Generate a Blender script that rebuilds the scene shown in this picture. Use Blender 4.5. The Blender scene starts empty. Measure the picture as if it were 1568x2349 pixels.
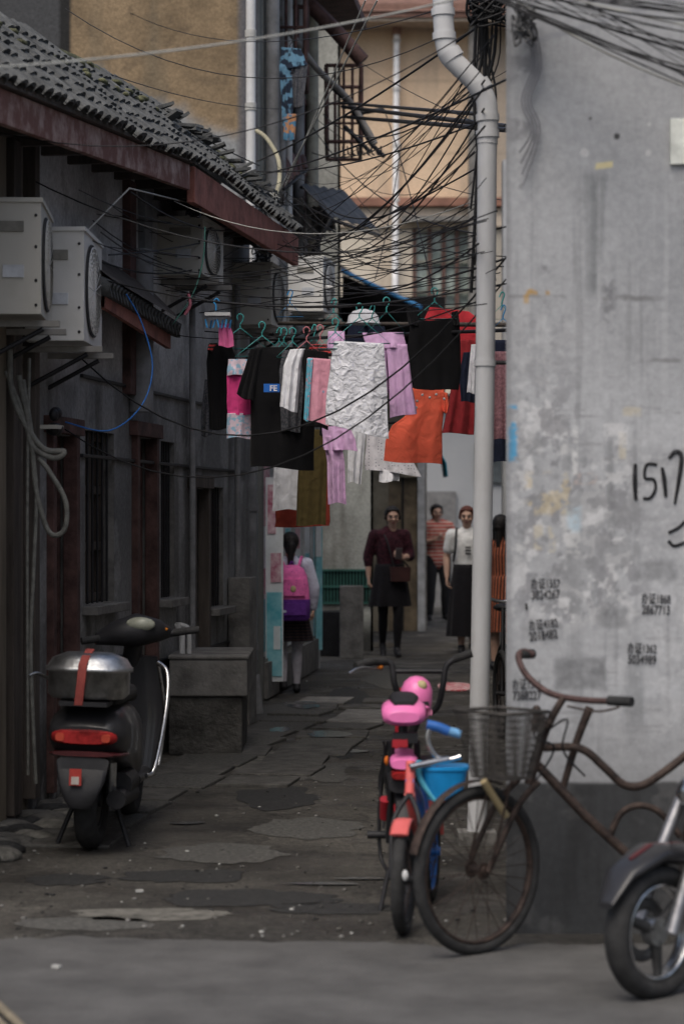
import bpy, math, random
import numpy as np
from mathutils import Vector, Matrix
random.seed(7)
V=Vector
F=5546.0; CX=784.0; HY=1187.0; CH=1.55
def W(px,py,d): return V(((px-CX)*d/F, d, CH+(HY-py)*d/F))
def wx(px,d): return (px-CX)*d/F
def wz(py,d): return CH+(HY-py)*d/F
scene=bpy.context.scene
col=scene.collection
# ---------------------------------------------------------------- materials
def _nodes(name):
    m=bpy.data.materials.new(name); m.use_nodes=True
    nt=m.node_tree; b=nt.nodes['Principled BSDF']
    return m,nt,b
def M(name,c,rough=.8,var=.25,scale=6,bump=.15,metal=0.0,c2=None,lo=.35,hi=.65,coat=0,bscale=None,stretch=None,spec=.3):
    m,nt,b=_nodes(name); N=nt.nodes; L=nt.links
    tc=N.new('ShaderNodeTexCoord'); src=tc.outputs['Object']
    if stretch:
        mp=N.new('ShaderNodeMapping'); mp.inputs['Scale'].default_value=stretch
        L.new(src,mp.inputs['Vector']); src=mp.outputs['Vector']
    n=N.new('ShaderNodeTexNoise'); n.inputs['Scale'].default_value=scale; n.inputs['Detail'].default_value=8; n.inputs['Roughness'].default_value=.65
    L.new(src,n.inputs['Vector'])
    r=N.new('ShaderNodeValToRGB'); r.color_ramp.elements[0].position=lo; r.color_ramp.elements[1].position=hi
    a=[max(0,x*(1-var)) for x in c]; bb=[min(1,x*(1+var)) for x in c] if c2 is None else c2
    r.color_ramp.elements[0].color=(*a,1); r.color_ramp.elements[1].color=(*bb,1)
    L.new(n.outputs['Fac'],r.inputs['Fac']); L.new(r.outputs['Color'],b.inputs['Base Color'])
    b.inputs['Roughness'].default_value=rough; b.inputs['Metallic'].default_value=metal
    b.inputs['Specular IOR Level'].default_value=spec
    b.inputs['Coat Weight'].default_value=coat
    if bump:
        n2=N.new('ShaderNodeTexNoise'); n2.inputs['Scale'].default_value=bscale or scale*6; n2.inputs['Detail'].default_value=6
        L.new(src,n2.inputs['Vector'])
        bp=N.new('ShaderNodeBump'); bp.inputs['Strength'].default_value=bump; bp.inputs['Distance'].default_value=.02
        L.new(n2.outputs['Fac'],bp.inputs['Height']); L.new(bp.outputs['Normal'],b.inputs['Normal'])
    return m
def VC(name,rough=.85,bump=.25,var=.35):
    m,nt,b=_nodes(name); N=nt.nodes; L=nt.links
    at=N.new('ShaderNodeAttribute'); at.attribute_name='Col'
    tc=N.new('ShaderNodeTexCoord')
    n=N.new('ShaderNodeTexNoise'); n.inputs['Scale'].default_value=35; n.inputs['Detail'].default_value=8; n.inputs['Roughness'].default_value=.7
    L.new(tc.outputs['Object'],n.inputs['Vector'])
    mr=N.new('ShaderNodeMapRange'); mr.inputs['From Min'].default_value=.3; mr.inputs['From Max'].default_value=.7
    mr.inputs['To Min'].default_value=1-var; mr.inputs['To Max'].default_value=1+var*.6
    L.new(n.outputs['Fac'],mr.inputs['Value'])
    mx=N.new('ShaderNodeVectorMath'); mx.operation='SCALE'
    L.new(at.outputs['Color'],mx.inputs[0]); L.new(mr.outputs['Result'],mx.inputs['Scale'])
    L.new(mx.outputs['Vector'],b.inputs['Base Color'])
    b.inputs['Roughness'].default_value=rough; b.inputs['Specular IOR Level'].default_value=.25
    n2=N.new('ShaderNodeTexNoise'); n2.inputs['Scale'].default_value=14; n2.inputs['Detail'].default_value=10
    L.new(tc.outputs['Object'],n2.inputs['Vector'])
    bp=N.new('ShaderNodeBump'); bp.inputs['Strength'].default_value=bump; bp.inputs['Distance'].default_value=.03
    L.new(n2.outputs['Fac'],bp.inputs['Height']); L.new(bp.outputs['Normal'],b.inputs['Normal'])
    return m
def CLOTH(name,c,c2=None,pat=None,scale=30,th=.5,crinkle=.3,cscale=18,rough=.9,trans=0):
    m,nt,b=_nodes(name); N=nt.nodes; L=nt.links
    tc=N.new('ShaderNodeTexCoord')
    n=N.new('ShaderNodeTexNoise'); n.inputs['Scale'].default_value=cscale; n.inputs['Detail'].default_value=5; n.inputs['Distortion'].default_value=.6
    L.new(tc.outputs['Object'],n.inputs['Vector'])
    mr=N.new('ShaderNodeMapRange'); mr.inputs['From Min'].default_value=.3; mr.inputs['From Max'].default_value=.7
    mr.inputs['To Min'].default_value=.8; mr.inputs['To Max'].default_value=1.1; L.new(n.outputs['Fac'],mr.inputs['Value'])
    colr=None
    if pat:
        if pat=='dots':
            t=N.new('ShaderNodeTexVoronoi'); t.inputs['Scale'].default_value=scale; t.inputs['Randomness'].default_value=.35; o=t.outputs['Distance']; L.new(tc.outputs['Object'],t.inputs['Vector'])
        elif pat=='stripe':
            t=N.new('ShaderNodeTexWave'); t.wave_type='BANDS'; t.bands_direction='Z'; t.inputs['Scale'].default_value=scale; t.inputs['Distortion'].default_value=.6; o=t.outputs['Fac']; L.new(tc.outputs['Object'],t.inputs['Vector'])
        elif pat=='vstripe':
            t=N.new('ShaderNodeTexWave'); t.wave_type='BANDS'; t.bands_direction='X'; t.inputs['Scale'].default_value=scale; o=t.outputs['Fac']; L.new(tc.outputs['Object'],t.inputs['Vector'])
        else:
            t=N.new('ShaderNodeTexNoise'); t.inputs['Scale'].default_value=scale; t.inputs['Detail'].default_value=2; o=t.outputs['Fac']; L.new(tc.outputs['Object'],t.inputs['Vector'])
        r=N.new('ShaderNodeValToRGB'); r.color_ramp.interpolation='LINEAR'
        r.color_ramp.elements[0].position=th-.03; r.color_ramp.elements[1].position=th+.03
        r.color_ramp.elements[0].color=(*c2,1); r.color_ramp.elements[1].color=(*c,1)
        L.new(o,r.inputs['Fac']); colr=r.outputs['Color']
    mx=N.new('ShaderNodeVectorMath'); mx.operation='SCALE'
    if colr: L.new(colr,mx.inputs[0])
    else: mx.inputs[0].default_value=c
    L.new(mr.outputs['Result'],mx.inputs['Scale']); L.new(mx.outputs['Vector'],b.inputs['Base Color'])
    b.inputs['Roughness'].default_value=rough; b.inputs['Specular IOR Level'].default_value=.15
    b.inputs['Sheen Weight'].default_value=.05
    bp=N.new('ShaderNodeBump'); bp.inputs['Strength'].default_value=crinkle; bp.inputs['Distance'].default_value=.03
    L.new(n.outputs['Fac'],bp.inputs['Height']); L.new(bp.outputs['Normal'],b.inputs['Normal'])
    return m
# ---------------------------------------------------------------- geometry
def empty(name,loc=(0,0,0),rz=0,s=1):
    e=bpy.data.objects.new(name,None); col.objects.link(e); e.location=loc; e.rotation_euler=(0,0,rz); e.scale=(s,s,s); e.empty_display_size=.1
    return e
def crom(pts,k=6,closed=False):
    pts=[V(p) for p in pts]
    if len(pts)<3: return pts
    out=[]; n=len(pts)
    for i in range(n if closed else n-1):
        if closed: p0,p1,p2,p3=pts[(i-1)%n],pts[i],pts[(i+1)%n],pts[(i+2)%n]
        else: p0,p1,p2,p3=pts[max(i-1,0)],pts[i],pts[i+1],pts[min(i+2,n-1)]
        for j in range(k):
            t=j/k
            out.append(.5*((2*p1)+(p2-p0)*t+(2*p0-5*p1+4*p2-p3)*t*t+(3*p1-p0-3*p2+p3)*t**3))
    if not closed: out.append(pts[-1])
    return out
class MB:
    def __init__(s): s.v=[];s.f=[];s.mi=[];s.sm=[];s.mats=[]
    def mid(s,m):
        if m not in s.mats: s.mats.append(m)
        return s.mats.index(m)
    def add(s,vs,fs,m,smooth=False):
        o=len(s.v); s.v.extend([tuple(x) for x in vs]); k=s.mid(m)
        for f in fs: s.f.append(tuple(i+o for i in f)); s.mi.append(k); s.sm.append(smooth)
    def box(s,c,size,m,rot=None):
        R=rot if rot is not None else Matrix.Identity(3); hx,hy,hz=[a/2 for a in size]; c=V(c)
        vs=[c+R@V((x,y,z)) for x in(-hx,hx) for y in(-hy,hy) for z in(-hz,hz)]
        s.add(vs,[(0,1,3,2),(4,6,7,5),(0,4,5,1),(2,3,7,6),(0,2,6,4),(1,5,7,3)],m)
    def quad(s,a,b,c,d,m): s.add([a,b,c,d],[(0,1,2,3)],m)
    def tube(s,pts,r,m,n=8,k=5,closed=False,raw=False):
        nr=len(pts); P=[V(p) for p in pts] if raw else crom(pts,k,closed)
        if len(P)<2: return
        if isinstance(r,(int,float)): R=[r]*len(P)
        else: R=[float(np.interp(i/(len(P)-1)*(nr-1),range(nr),r)) for i in range(len(P))]
        vs=[];fs=[];up=None; cnt=len(P)
        for i in range(cnt):
            a=P[(i-1)%cnt] if (closed or i>0) else P[0]; b=P[(i+1)%cnt] if (closed or i<cnt-1) else P[-1]
            t=(b-a)
            t=t.normalized() if t.length>1e-9 else V((0,0,1))
            if up is None:
                up=V((0,0,1)) if abs(t.z)<.9 else V((1,0,0))
            u=up-t*up.dot(t)
            u=u.normalized() if u.length>1e-6 else t.orthogonal().normalized()
            w=t.cross(u); up=u
            for j in range(n):
                an=2*math.pi*j/n; vs.append(P[i]+(u*math.cos(an)+w*math.sin(an))*R[i])
        for i in range(cnt if closed else cnt-1):
            i2=(i+1)%cnt
            for j in range(n):
                j2=(j+1)%n; fs.append((i*n+j,i*n+j2,i2*n+j2,i2*n+j))
        s.add(vs,fs,m,True)
        if not closed: s.add(vs[:n],[tuple(range(n))[::-1]],m); s.add(vs[-n:],[tuple(range(n))],m)
    def loft(s,secs,m,n=20,caps=True):
        vs=[];fs=[]
        for (c,u,v,p) in secs:
            c=V(c);u=V(u);v=V(v)
            for j in range(n):
                a=2*math.pi*j/n; ca,sa=math.cos(a),math.sin(a)
                vs.append(c+u*(math.copysign(abs(ca)**(2/p),ca))+v*(math.copysign(abs(sa)**(2/p),sa)))
        for i in range(len(secs)-1):
            for j in range(n):
                j2=(j+1)%n; fs.append((i*n+j,i*n+j2,(i+1)*n+j2,(i+1)*n+j))
        s.add(vs,fs,m,True)
        if caps: s.add(vs[:n],[tuple(range(n))[::-1]],m); s.add(vs[-n:],[tuple(range(n))],m)
    def ball(s,c,r,m,n=16,k=10,rot=None):
        c=V(c); R=rot if rot is not None else Matrix.Identity(3)
        if isinstance(r,(int,float)): r=(r,r,r)
        vs=[];fs=[]
        for i in range(k+1):
            th=math.pi*i/k
            for j in range(n):
                a=2*math.pi*j/n; vs.append(c+R@V((r[0]*math.sin(th)*math.cos(a),r[1]*math.sin(th)*math.sin(a),r[2]*math.cos(th))))
        for i in range(k):
            for j in range(n):
                j2=(j+1)%n; fs.append((i*n+j,(i+1)*n+j,(i+1)*n+j2,i*n+j2))
        s.add(vs,fs,m,True)
    def ring(s,c,nrm,R,r,m,a0=0,a1=360,n=48,k=8,up=V((0,0,1)),flat=None):
        nrm=V(nrm).normalized(); u=(up-nrm*up.dot(nrm)).normalized(); w=nrm.cross(u); c=V(c)
        full=abs(a1-a0)>=360; cnt=n
        pts=[]
        for i in range(cnt if full else cnt+1):
            a=math.radians(a0+(a1-a0)*i/cnt); pts.append((c+(u*math.cos(a)+w*math.sin(a))*R,(u*math.cos(a)+w*math.sin(a))))
        vs=[];fs=[]; q=len(pts); rr,rw=(r if isinstance(r,tuple) else (r,r))
        for p,rad in pts:
            for j in range(k):
                b=2*math.pi*j/k; vs.append(p+rad*math.cos(b)*rr+nrm*math.sin(b)*rw)
        for i in range(q if full else q-1):
            i2=(i+1)%q
            for j in range(k):
                j2=(j+1)%k; fs.append((i*k+j,i2*k+j,i2*k+j2,i*k+j2))
        s.add(vs,fs,m,True)
    def cyl(s,a,b,r,m,n=20): s.tube([a,b],r,m,n=n,raw=True)
    def make(s,name,parent=None,bevel=0,xf=None):
        me=bpy.data.meshes.new(name); vs=s.v if xf is None else [tuple(xf@V(p)) for p in s.v]
        me.from_pydata(vs,[],s.f)
        for m in s.mats: me.materials.append(m)
        me.polygons.foreach_set('material_index',s.mi); me.polygons.foreach_set('use_smooth',s.sm); me.update()
        o=bpy.data.objects.new(name,me); col.objects.link(o)
        if parent: o.parent=parent
        if bevel:
            b=o.modifiers.new('b','BEVEL'); b.width=bevel; b.segments=2; b.limit_method='ANGLE'; b.angle_limit=math.radians(62)
        return o
# ------------------------------------------------------------ numpy noise
def _h(ix,iy,s):
    with np.errstate(over='ignore'):
        n=(ix.astype(np.int64)*374761393+iy.astype(np.int64)*668265263+s*1442695041)&0xffffffff
        n=((n^(n>>13))*1274126177)&0xffffffff
        n=n^(n>>16)
    return (n&0xffff)/65535.0
def vn(x,y,s=0):
    ix=np.floor(x);iy=np.floor(y);fx=x-ix;fy=y-iy;fx=fx*fx*(3-2*fx);fy=fy*fy*(3-2*fy)
    a=_h(ix,iy,s);b=_h(ix+1,iy,s);c=_h(ix,iy+1,s);d=_h(ix+1,iy+1,s)
    return (a*(1-fx)+b*fx)*(1-fy)+(c*(1-fx)+d*fx)*fy
def fbm(x,y,s=0,o=5):
    r=0;a=.5;t=0
    for i in range(o): r=r+a*vn(x*2**i,y*2**i,s+i*17);t+=a;a*=.55
    return r/t
def sbox(X,Y,x0,x1,y0,y1,e):
    f=lambda a:np.clip(a,0,1)
    return f((X-x0)/e+.5)*f((x1-X)/e+.5)*f((Y-y0)/e+.5)*f((y1-Y)/e+.5)
def th(a,lo,hi): 
    t=np.clip((a-lo)/(hi-lo),0,1); return t*t*(3-2*t)
def mixc(C,c,m):
    return C*(1-m[...,None])+np.array(c)*m[...,None]
def wallgrid(name,parent,pos,u0,u1,z0,z1,res,holes,cf,mat):
    nu=max(2,int(round((u1-u0)/res))+1); nz=max(2,int(round((z1-z0)/res))+1)
    U,Z=np.meshgrid(np.linspace(u0,u1,nu),np.linspace(z0,z1,nz))
    X,Y=pos(U,Z)
    co=np.stack([X,Y,Z],-1).reshape(-1,3)
    i=np.arange(nu-1);j=np.arange(nz-1); I,J=np.meshgrid(i,j)
    uc=(U[:-1,:-1]+U[1:,1:])/2; zc=(Z[:-1,:-1]+Z[1:,1:])/2; keep=np.ones_like(uc,bool)
    for (a,b,c,d) in holes: keep&=~((uc>a)&(uc<b)&(zc>c)&(zc<d))
    a=(J*nu+I)[keep]; F4=np.stack([a,a+1,a+nu+1,a+nu],-1)
    me=bpy.data.meshes.new(name); me.from_pydata(co.tolist(),[],F4.tolist())
    C=np.clip(cf(U,Z),0,1); C4=np.concatenate([C,np.ones(C.shape[:2]+(1,))],-1).reshape(-1)
    at=me.color_attributes.new('Col','FLOAT_COLOR','POINT'); at.data.foreach_set('color',C4.astype(np.float32))
    me.materials.append(mat); me.update()
    o=bpy.data.objects.new(name,me); col.objects.link(o); o.parent=parent
    return o
# ---------------------------------------------------------------- palette
blk=M('black_plastic',(.018,.018,.02),.5,.3,9,.05)
rub=M('rubber',(.028,.028,.028),.85,.3,20,.2)
chrome=M('worn_chrome',(.6,.6,.6),.25,.3,20,.03,1)
steel=M('dull_steel',(.5,.51,.51),.36,.35,12,.08,1)
rust=M('rusty_steel',(.032,.024,.022),.6,.5,25,.3,.3,c2=(.075,.052,.042))
dwood=M('dark_wood',(.08,.067,.057),.8,.4,8,.3,stretch=(1,1,.15),bscale=40)
rwood=M('red_wood',(.085,.046,.040),.75,.5,7,.25)
peel=M('peeling_red_paint',(.30,.14,.11),.8,.35,7,.3,c2=(.50,.37,.32),lo=.45,hi=.7)
peel2=M('red_fascia_paint',(.30,.12,.09),.75,.35,6,.25)
tilem=M('clay_tile_dark',(.085,.087,.085),.9,.45,9,.3)
moss=M('mossy_mortar',(.10,.10,.055),.95,.5,12,.5)
wcable=M('cable_black',(.015,.015,.016),.6,.2,5,0)
gcable=M('cable_grey',(.36,.36,.33),.6,.2,5,0)
pvc=M('white_pvc',(.66,.67,.67),.45,.12,4,.05,c2=(.5,.5,.49))
acm=M('ac_casing',(.56,.54,.48),.5,.15,4,.05,c2=(.42,.40,.34),lo=.5,hi=.8)
grm=M('grille_dark',(.03,.03,.03),.7)
glass=M('dusty_glass',(.06,.07,.075),.2,.4,4,0,spec=.6)
concm=M('rough_concrete',(.17,.165,.155),.9,.35,6,.4)
darkm=M('dark_interior',(.012,.012,.013),.95,.3,3,0)
VCW=VC('painted_plaster')
# ================================================================ GROUND
def ground():
    m,nt,b=_nodes('asphalt'); N=nt.nodes;L=nt.links
    tc=N.new('ShaderNodeTexCoord')
    def noise(s,d=8,r=.6):
        n=N.new('ShaderNodeTexNoise'); n.inputs['Scale'].default_value=s; n.inputs['Detail'].default_value=d; n.inputs['Roughness'].default_value=r; L.new(tc.outputs['Object'],n.inputs['Vector']); return n.outputs['Fac']
    def ramp(i,a,b_,ca,cb):
        r=N.new('ShaderNodeValToRGB'); r.color_ramp.elements[0].position=a; r.color_ramp.elements[1].position=b_; r.color_ramp.elements[0].color=ca; r.color_ramp.elements[1].color=cb; L.new(i,r.inputs['Fac']); return r.outputs['Color']
    g=lambda v:(v,v*.985,v*.955,1)
    def mul(a,b_):
        x=N.new('ShaderNodeMix'); x.data_type='RGBA'; x.blend_type='MULTIPLY'; x.inputs[0].default_value=1; L.new(a,x.inputs[6]); L.new(b_,x.inputs[7]); return x.outputs[2]
    base=ramp(noise(1.6),.35,.65,g(.045),g(.11))
    c=mul(base,ramp(noise(28,6,.8),.35,.66,g(.45),g(1.55))); c=mul(c,ramp(noise(110,3,.8),.38,.62,g(.55),g(1.5)))
    nd=N.new('ShaderNodeTexNoise'); nd.inputs['Scale'].default_value=2.2; nd.inputs['Detail'].default_value=6; L.new(tc.outputs['Object'],nd.inputs['Vector'])
    va=N.new('ShaderNodeVectorMath'); va.operation='MULTIPLY_ADD'; va.inputs[1].default_value=(1.1,1.1,0); L.new(nd.outputs['Color'],va.inputs[0]); L.new(tc.outputs['Object'],va.inputs[2])
    vo=N.new('ShaderNodeTexVoronoi'); vo.feature='DISTANCE_TO_EDGE'; vo.inputs['Scale'].default_value=.9; L.new(va.outputs['Vector'],vo.inputs['Vector'])
    cr=ramp(vo.outputs['Distance'],.0,.016,g(.5),g(1)); c=mul(c,cr)
    vc=N.new('ShaderNodeTexVoronoi'); vc.inputs['Scale'].default_value=.9; L.new(va.outputs['Vector'],vc.inputs['Vector'])
    sp=N.new('ShaderNodeSeparateColor'); L.new(vc.outputs['Color'],sp.inputs['Color']); c=mul(c,ramp(sp.outputs[0],0,1,g(.7),g(1.2)))
    L.new(c,b.inputs['Base Color'])
    ro=ramp(noise(1.8,5),.38,.5,(.3,.3,.3,1),(.85,.85,.85,1)); L.new(ro,b.inputs['Roughness'])
    b.inputs['Specular IOR Level'].default_value=.4
    ad=N.new('ShaderNodeMath'); ad.operation='MULTIPLY_ADD'; ad.inputs[1].default_value=.9; L.new(noise(40,6,.75),ad.inputs[0]); L.new(noise(4,5,.6),ad.inputs[2])
    bp=N.new('ShaderNodeBump'); bp.inputs['Strength'].default_value=.9; bp.inputs['Distance'].default_value=.03; L.new(ad.outputs[0],bp.inputs['Height']); L.new(bp.outputs['Normal'],b.inputs['Normal'])
    mb=MB(); mb.quad((-300,-200,0),(300,-200,0),(300,500,0),(-300,500,0),m); mb.make('ground')
ground()
conc2=M('street_concrete',(.088,.086,.083),.85,.30,3.2,.35,bscale=70,lo=.3,hi=.7)
mb=MB()
xs=np.linspace(-14,14,561); vs=[];fs=[]
for i,x in enumerate(xs):
    vs+= [(x,-30,.004),(x,8.80+.6*(fbm(np.array(x*1.7),np.array(.3),3)-.5)+.06*random.random()-.03*x,.004)]
    if i: fs.append((2*i-2,2*i,2*i+1,2*i-1))
mb.add(vs,fs,conc2); mb.make('street')
slabm=M('paving_slab',(.085,.082,.075),.8,.4,9,.5)
def blot(mb,X,d,w,l,m,z,n=44,jag=1.1):
    s1=int(random.random()*999); vs=[]
    for a in [2*math.pi*i/n for i in range(n)]:
        k=1-jag*.5+jag*float(fbm(np.array(2+math.cos(a)*1.8),np.array(2+math.sin(a)*1.8),s1)); vs.append((X+w*math.cos(a)*k,d+l*math.sin(a)*k,z))
    mb.add(vs,[tuple(range(n))],m)
mb=MB(); pa=M('asphalt_patch_dark',(.035,.035,.034),.75,.5,45,.6); pb=M('asphalt_patch_light',(.10,.098,.09),.85,.45,45,.6); pc=M('mortar_patch',(.13,.125,.11),.9,.5,12,.5)
for (px,py,w,l,m) in [(560,2060,.34,.25,pa),(330,2100,.3,.16,pc),(700,1900,.3,.4,pb),(520,1960,.3,.3,pb),(760,2085,.28,.14,pa),(420,2010,.26,.2,pa),(640,1830,.22,.5,pa),(720,1770,.25,.6,pb),(560,1740,.25,.6,pc),(780,1720,.12,.6,pa),(640,1640,.2,.9,pb),(800,1600,.2,1.0,pa),(200,2120,.25,.15,pb),(150,2020,.2,.18,pa),(900,1560,.3,1.2,pb)]:
    d=CH*F/(py-HY); blot(mb,wx(px,d),d,w,l,m,.003)
mb.make('asphalt_patches')
mb=MB()
for i in range(15):
    d=11.6+i*.62; X=.14*d-3.384+.42
    for k in range(2 if i>3 else 1):
        R=Matrix.Rotation(random.uniform(-.12,.12)-.14,3,'Z')@Matrix.Rotation(random.uniform(-.035,.035),3,'X')
        mb.box((X+k*.52+random.uniform(-.05,.05),d+random.uniform(-.05,.05),.006),(random.uniform(.4,.5),random.uniform(.5,.58),.028),random.choice([slabm,pb,concm]) if random.random()<.4 else slabm,R)
mb.make('paving_slabs',bevel=.006)
wet=M('wet_asphalt',(.09,.092,.095),.12,.3,9,.06,spec=1.0)  # base colour lightened so the puddles carry some painted-in bright reflection
mb=MB()
for (px,py,w,l) in [(800,1650,.10,.30),(755,1690,.16,.26),(690,1622,.14,.4),(740,2030,.15,.035),(840,2018,.13,.03),(880,1480,.2,.6),(430,1890,.10,.05),(640,1680,.08,.2),(810,1725,.1,.1)]:
    d=CH*F/(py-HY); blot(mb,wx(px,d),d,w,l,wet,.022 if 1500<py<1760 and px<760 else .0075)
mb.make('puddles')
litm=M('litter',(.4,.4,.38),.8); mb=MB()
for i in range(1100):
    d=8.9+(random.random()**1.5)*14; X=random.uniform(-1.5,.9)+.05*(d-12); s=random.choice([.002,.003,.003,.004,.006,.009])
    mb.ball((X,d,s*.5),(s*1.4,s,s*.7),random.choice([litm,slabm,slabm,pa,pa,pc,concm,concm]),5,3)
for (px,py) in [(480,1778),(640,1750),(320,2050),(130,2225)]:
    d=CH*F/(py-HY); mb.box((wx(px,d),d,.012),(.03,.018,.01),litm,Matrix.Rotation(random.random()*3,3,'Z'))
mb.make('litter')
mb=MB(); mb.loft([((wx(1040,22.3),22.0,.005),(.16,0,0),(0,.5,0),2.5),((wx(1040,22.3),22.0,.016),(.16,0,0),(0,.5,0),2.5)],CLOTH('red_mat_cloth',(.55,.12,.14),(.7,.5,.5),'x',20)); mb.make('red_mat')
mb=MB()
for i in range(110):
    d=random.uniform(9.4,13.2); X=.14*d-3.384+random.uniform(0,.30)
    s=random.uniform(.03,.12); mb.ball((X,d,s*.15),(s,s*1.1,s*.35),random.choice([slabm,pa,pc]),7,5,Matrix.Rotation(random.random()*6,3,'Z'))
mb.make('rubble')
# ================================================================ HOUSE A (low, left)
AX=lambda d:.14*d-3.384
houseA=empty('low_tiled_house')
pos=lambda U,Z:(AX(U),U)
holes=[(12.95,13.45,.1,2.0),(13.75,14.45,1.05,2.05),(14.95,15.5,.08,2.05),(15.75,16.17,1.02,2.05),(16.7,17.2,.1,1.75),(17.37,17.9,.9,1.77)]
def colA(U,Z):
    n=fbm(U*1.3,Z*1.3,1); n2=fbm(U*6,Z*5,2); st=fbm(U*7,Z*.7,5); n3=fbm(U*3,Z*2,8)
    C=np.ones(U.shape+(3,))*np.array([.20,.20,.198])
    C*= (.55+.9*n)[...,None]
    C=mixc(C,(.34,.34,.335),th(n3,.5,.62)*.6)
    C=mixc(C,(.085,.08,.07),th(st,.5,.72)*.65)
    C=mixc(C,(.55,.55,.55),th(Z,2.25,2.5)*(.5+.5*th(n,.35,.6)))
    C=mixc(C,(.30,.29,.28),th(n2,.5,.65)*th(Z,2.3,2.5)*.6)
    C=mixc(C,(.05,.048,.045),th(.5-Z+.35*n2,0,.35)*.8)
    C=mixc(C,(.15,.125,.10),th(12.55-U,-.02,.02)*.9)
    C=mixc(C,(.33,.33,.32),th(n2,.62,.72)*.5)
    return C
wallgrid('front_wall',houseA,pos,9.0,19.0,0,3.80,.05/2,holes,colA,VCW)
mb=MB(); un=V((.14,1,0)).normalized(); nn=V((un.y,-un.x,0)); Rf=Matrix((nn,un,(0,0,1))).transposed()
def AP(d,z,off=0): return V((AX(d),d,z))+nn*off
for k,(a,b,c,e) in enumerate(holes):
    dep=.14; q=lambda d,z,o:AP(d,z,o)
    mb.quad(q(a,c,0),q(a,e,0),q(a,e,-dep),q(a,c,-dep),concm); mb.quad(q(b,c,0),q(b,c,-dep),q(b,e,-dep),q(b,e,0),concm)
    mb.quad(q(a,e,0),q(b,e,0),q(b,e,-dep),q(a,e,-dep),concm); mb.quad(q(a,c,0),q(a,c,-dep),q(b,c,-dep),q(b,c,0),concm)
    win=c>.5
    mm=rwood if k in(0,2,3) else dwood
    mid=AP((a+b)/2,(c+e)/2,-.12); w=(b-a)*1.0; h=e-c
    mb.box(mid,(.02,w,h),glass if win and k!=1 else mm,Rf)
    fm=mm
    for z in ([c,c+h*.33,c+h*.66,e] if win else [c+.1,c+h*.45,c+h*.75,e]):
        mb.box(AP((a+b)/2,min(max(z,c+.03),e-.03),-.095),(.05,w,.05),fm,Rf)
    for t in (0,.5,1): mb.box(AP(a+(b-a)*t,(c+e)/2,-.088),(.05,.05,h-.005),fm,Rf)
    if not win:
        mb.box(AP(a,(c+e)/2,.0),(.08,.07,h+.05),fm,Rf); mb.box(AP(b,(c+e)/2,.0),(.08,.07,h+.05),fm,Rf); mb.box(AP((a+b)/2,e+.05,.002),(.1,w+.2,.09),fm,Rf)
    else:
        mb.box(AP((a+b)/2,c-.03,.03),(.12,w+.14,.05),concm,Rf)
        for t in np.linspace(.08,.92,6): mb.cyl(AP(a+(b-a)*t,c,-.03),AP(a+(b-a)*t,e,-.03),.007,blk,6)
mb.quad(AP(19,0,0),AP(19,0,-3),AP(19,4.2,-3),AP(19,3.80,0),concm)
mb.box(AP(14.75,2.95,.02),(.06,.16,1.3),rwood,Rf); mb.box(AP(15.2,2.95,.02),(.05,.22,1.3),M('grey_board',(.2,.21,.22)),Rf)
mb.box(AP(12.5,1.8,.03),(.07,.09,3.4),dwood,Rf); mb.box(AP(12.2,1.75,.02),(.05,.14,3.4),dwood,Rf); mb.box(AP(11.9,1.75,.02),(.045,.2,3.4),M('old_plank',(.16,.135,.10),.9,.4,5,.3,stretch=(1,1,.2)),Rf)
mb.box(AP(18.2,.55,.09),(.16,.3,1.1),concm,Rf)
for z in (.62,1.9,2.35): mb.box(AP(16.2,z,.012),(.02,5.2,.02),blk,Rf)
mb.make('openings',houseA,bevel=.004)
# roof
ez=lambda d:float(np.interp(d,[9,10.8,14.75,18.8],[3.36,3.48,3.73,3.76]))
mb=MB(); pv=-nn*.46+V((0,0,.46)); sl=pv.length; pdir=pv.normalized(); pn=(nn*.6+V((0,0,.62))).normalized()
d=9.2
def EP(d,z=0,o=0): return AP(d,ez(d)+z,.40+o)
while d<18.75:
    jit=random.uniform(-.012,.012); sag=.025*math.sin(d*1.7)+.015*math.sin(d*4.1)
    for k in range(6):
        base=EP(d,.0,0)+pdir*(k*sl/5.4+jit+random.uniform(-.008,.008))+pn*(.012+sag*.5+random.uniform(-.004,.006))
        R=.056; n=7; vs=[];fs=[]
        for e,(lift,off) in enumerate([(0.016,-.05),(-.004,.10)]):
            for j in range(n):
                a=math.pi*j/(n-1); vs.append(base+pdir*off+un*R*math.cos(a)*(1 if e==0 else .85)+pn*(R*.7*math.sin(a)+lift))
        for e,(lift,off) in enumerate([(0.004,-.05),(-.016,.10)]):
            for j in range(n):
                a=math.pi*j/(n-1); vs.append(base+pdir*off+un*R*math.cos(a)*(1 if e==0 else .85)+pn*(R*.7*math.sin(a)*.82+lift))
        for j in range(n-1):
            fs+=[(j,j+1,n+j+1,n+j),(2*n+j,3*n+j,3*n+j+1,2*n+j+1),(j,2*n+j,2*n+j+1,j+1)]
        mb.add(vs,fs,tilem)
    d+=.135
bk=-nn*1.6+V((0,0,-.9))
for (p0,p1) in [(9.1,10.8),(10.8,14.75),(14.75,18.8)]:
    mb.quad(EP(p0,-.01),EP(p1,-.01),EP(p1,-.01)+pv,EP(p0,-.01)+pv,tilem)
    mb.quad(EP(p0,0)+pv,EP(p1,0)+pv,EP(p1,0)+pv+bk,EP(p0,0)+pv+bk,tilem)
    mb.quad(EP(p0,-.07),EP(p1,-.07),AP(p1,ez(p1)-.03,-.01),AP(p0,ez(p0)-.03,-.01),dwood)
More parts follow.
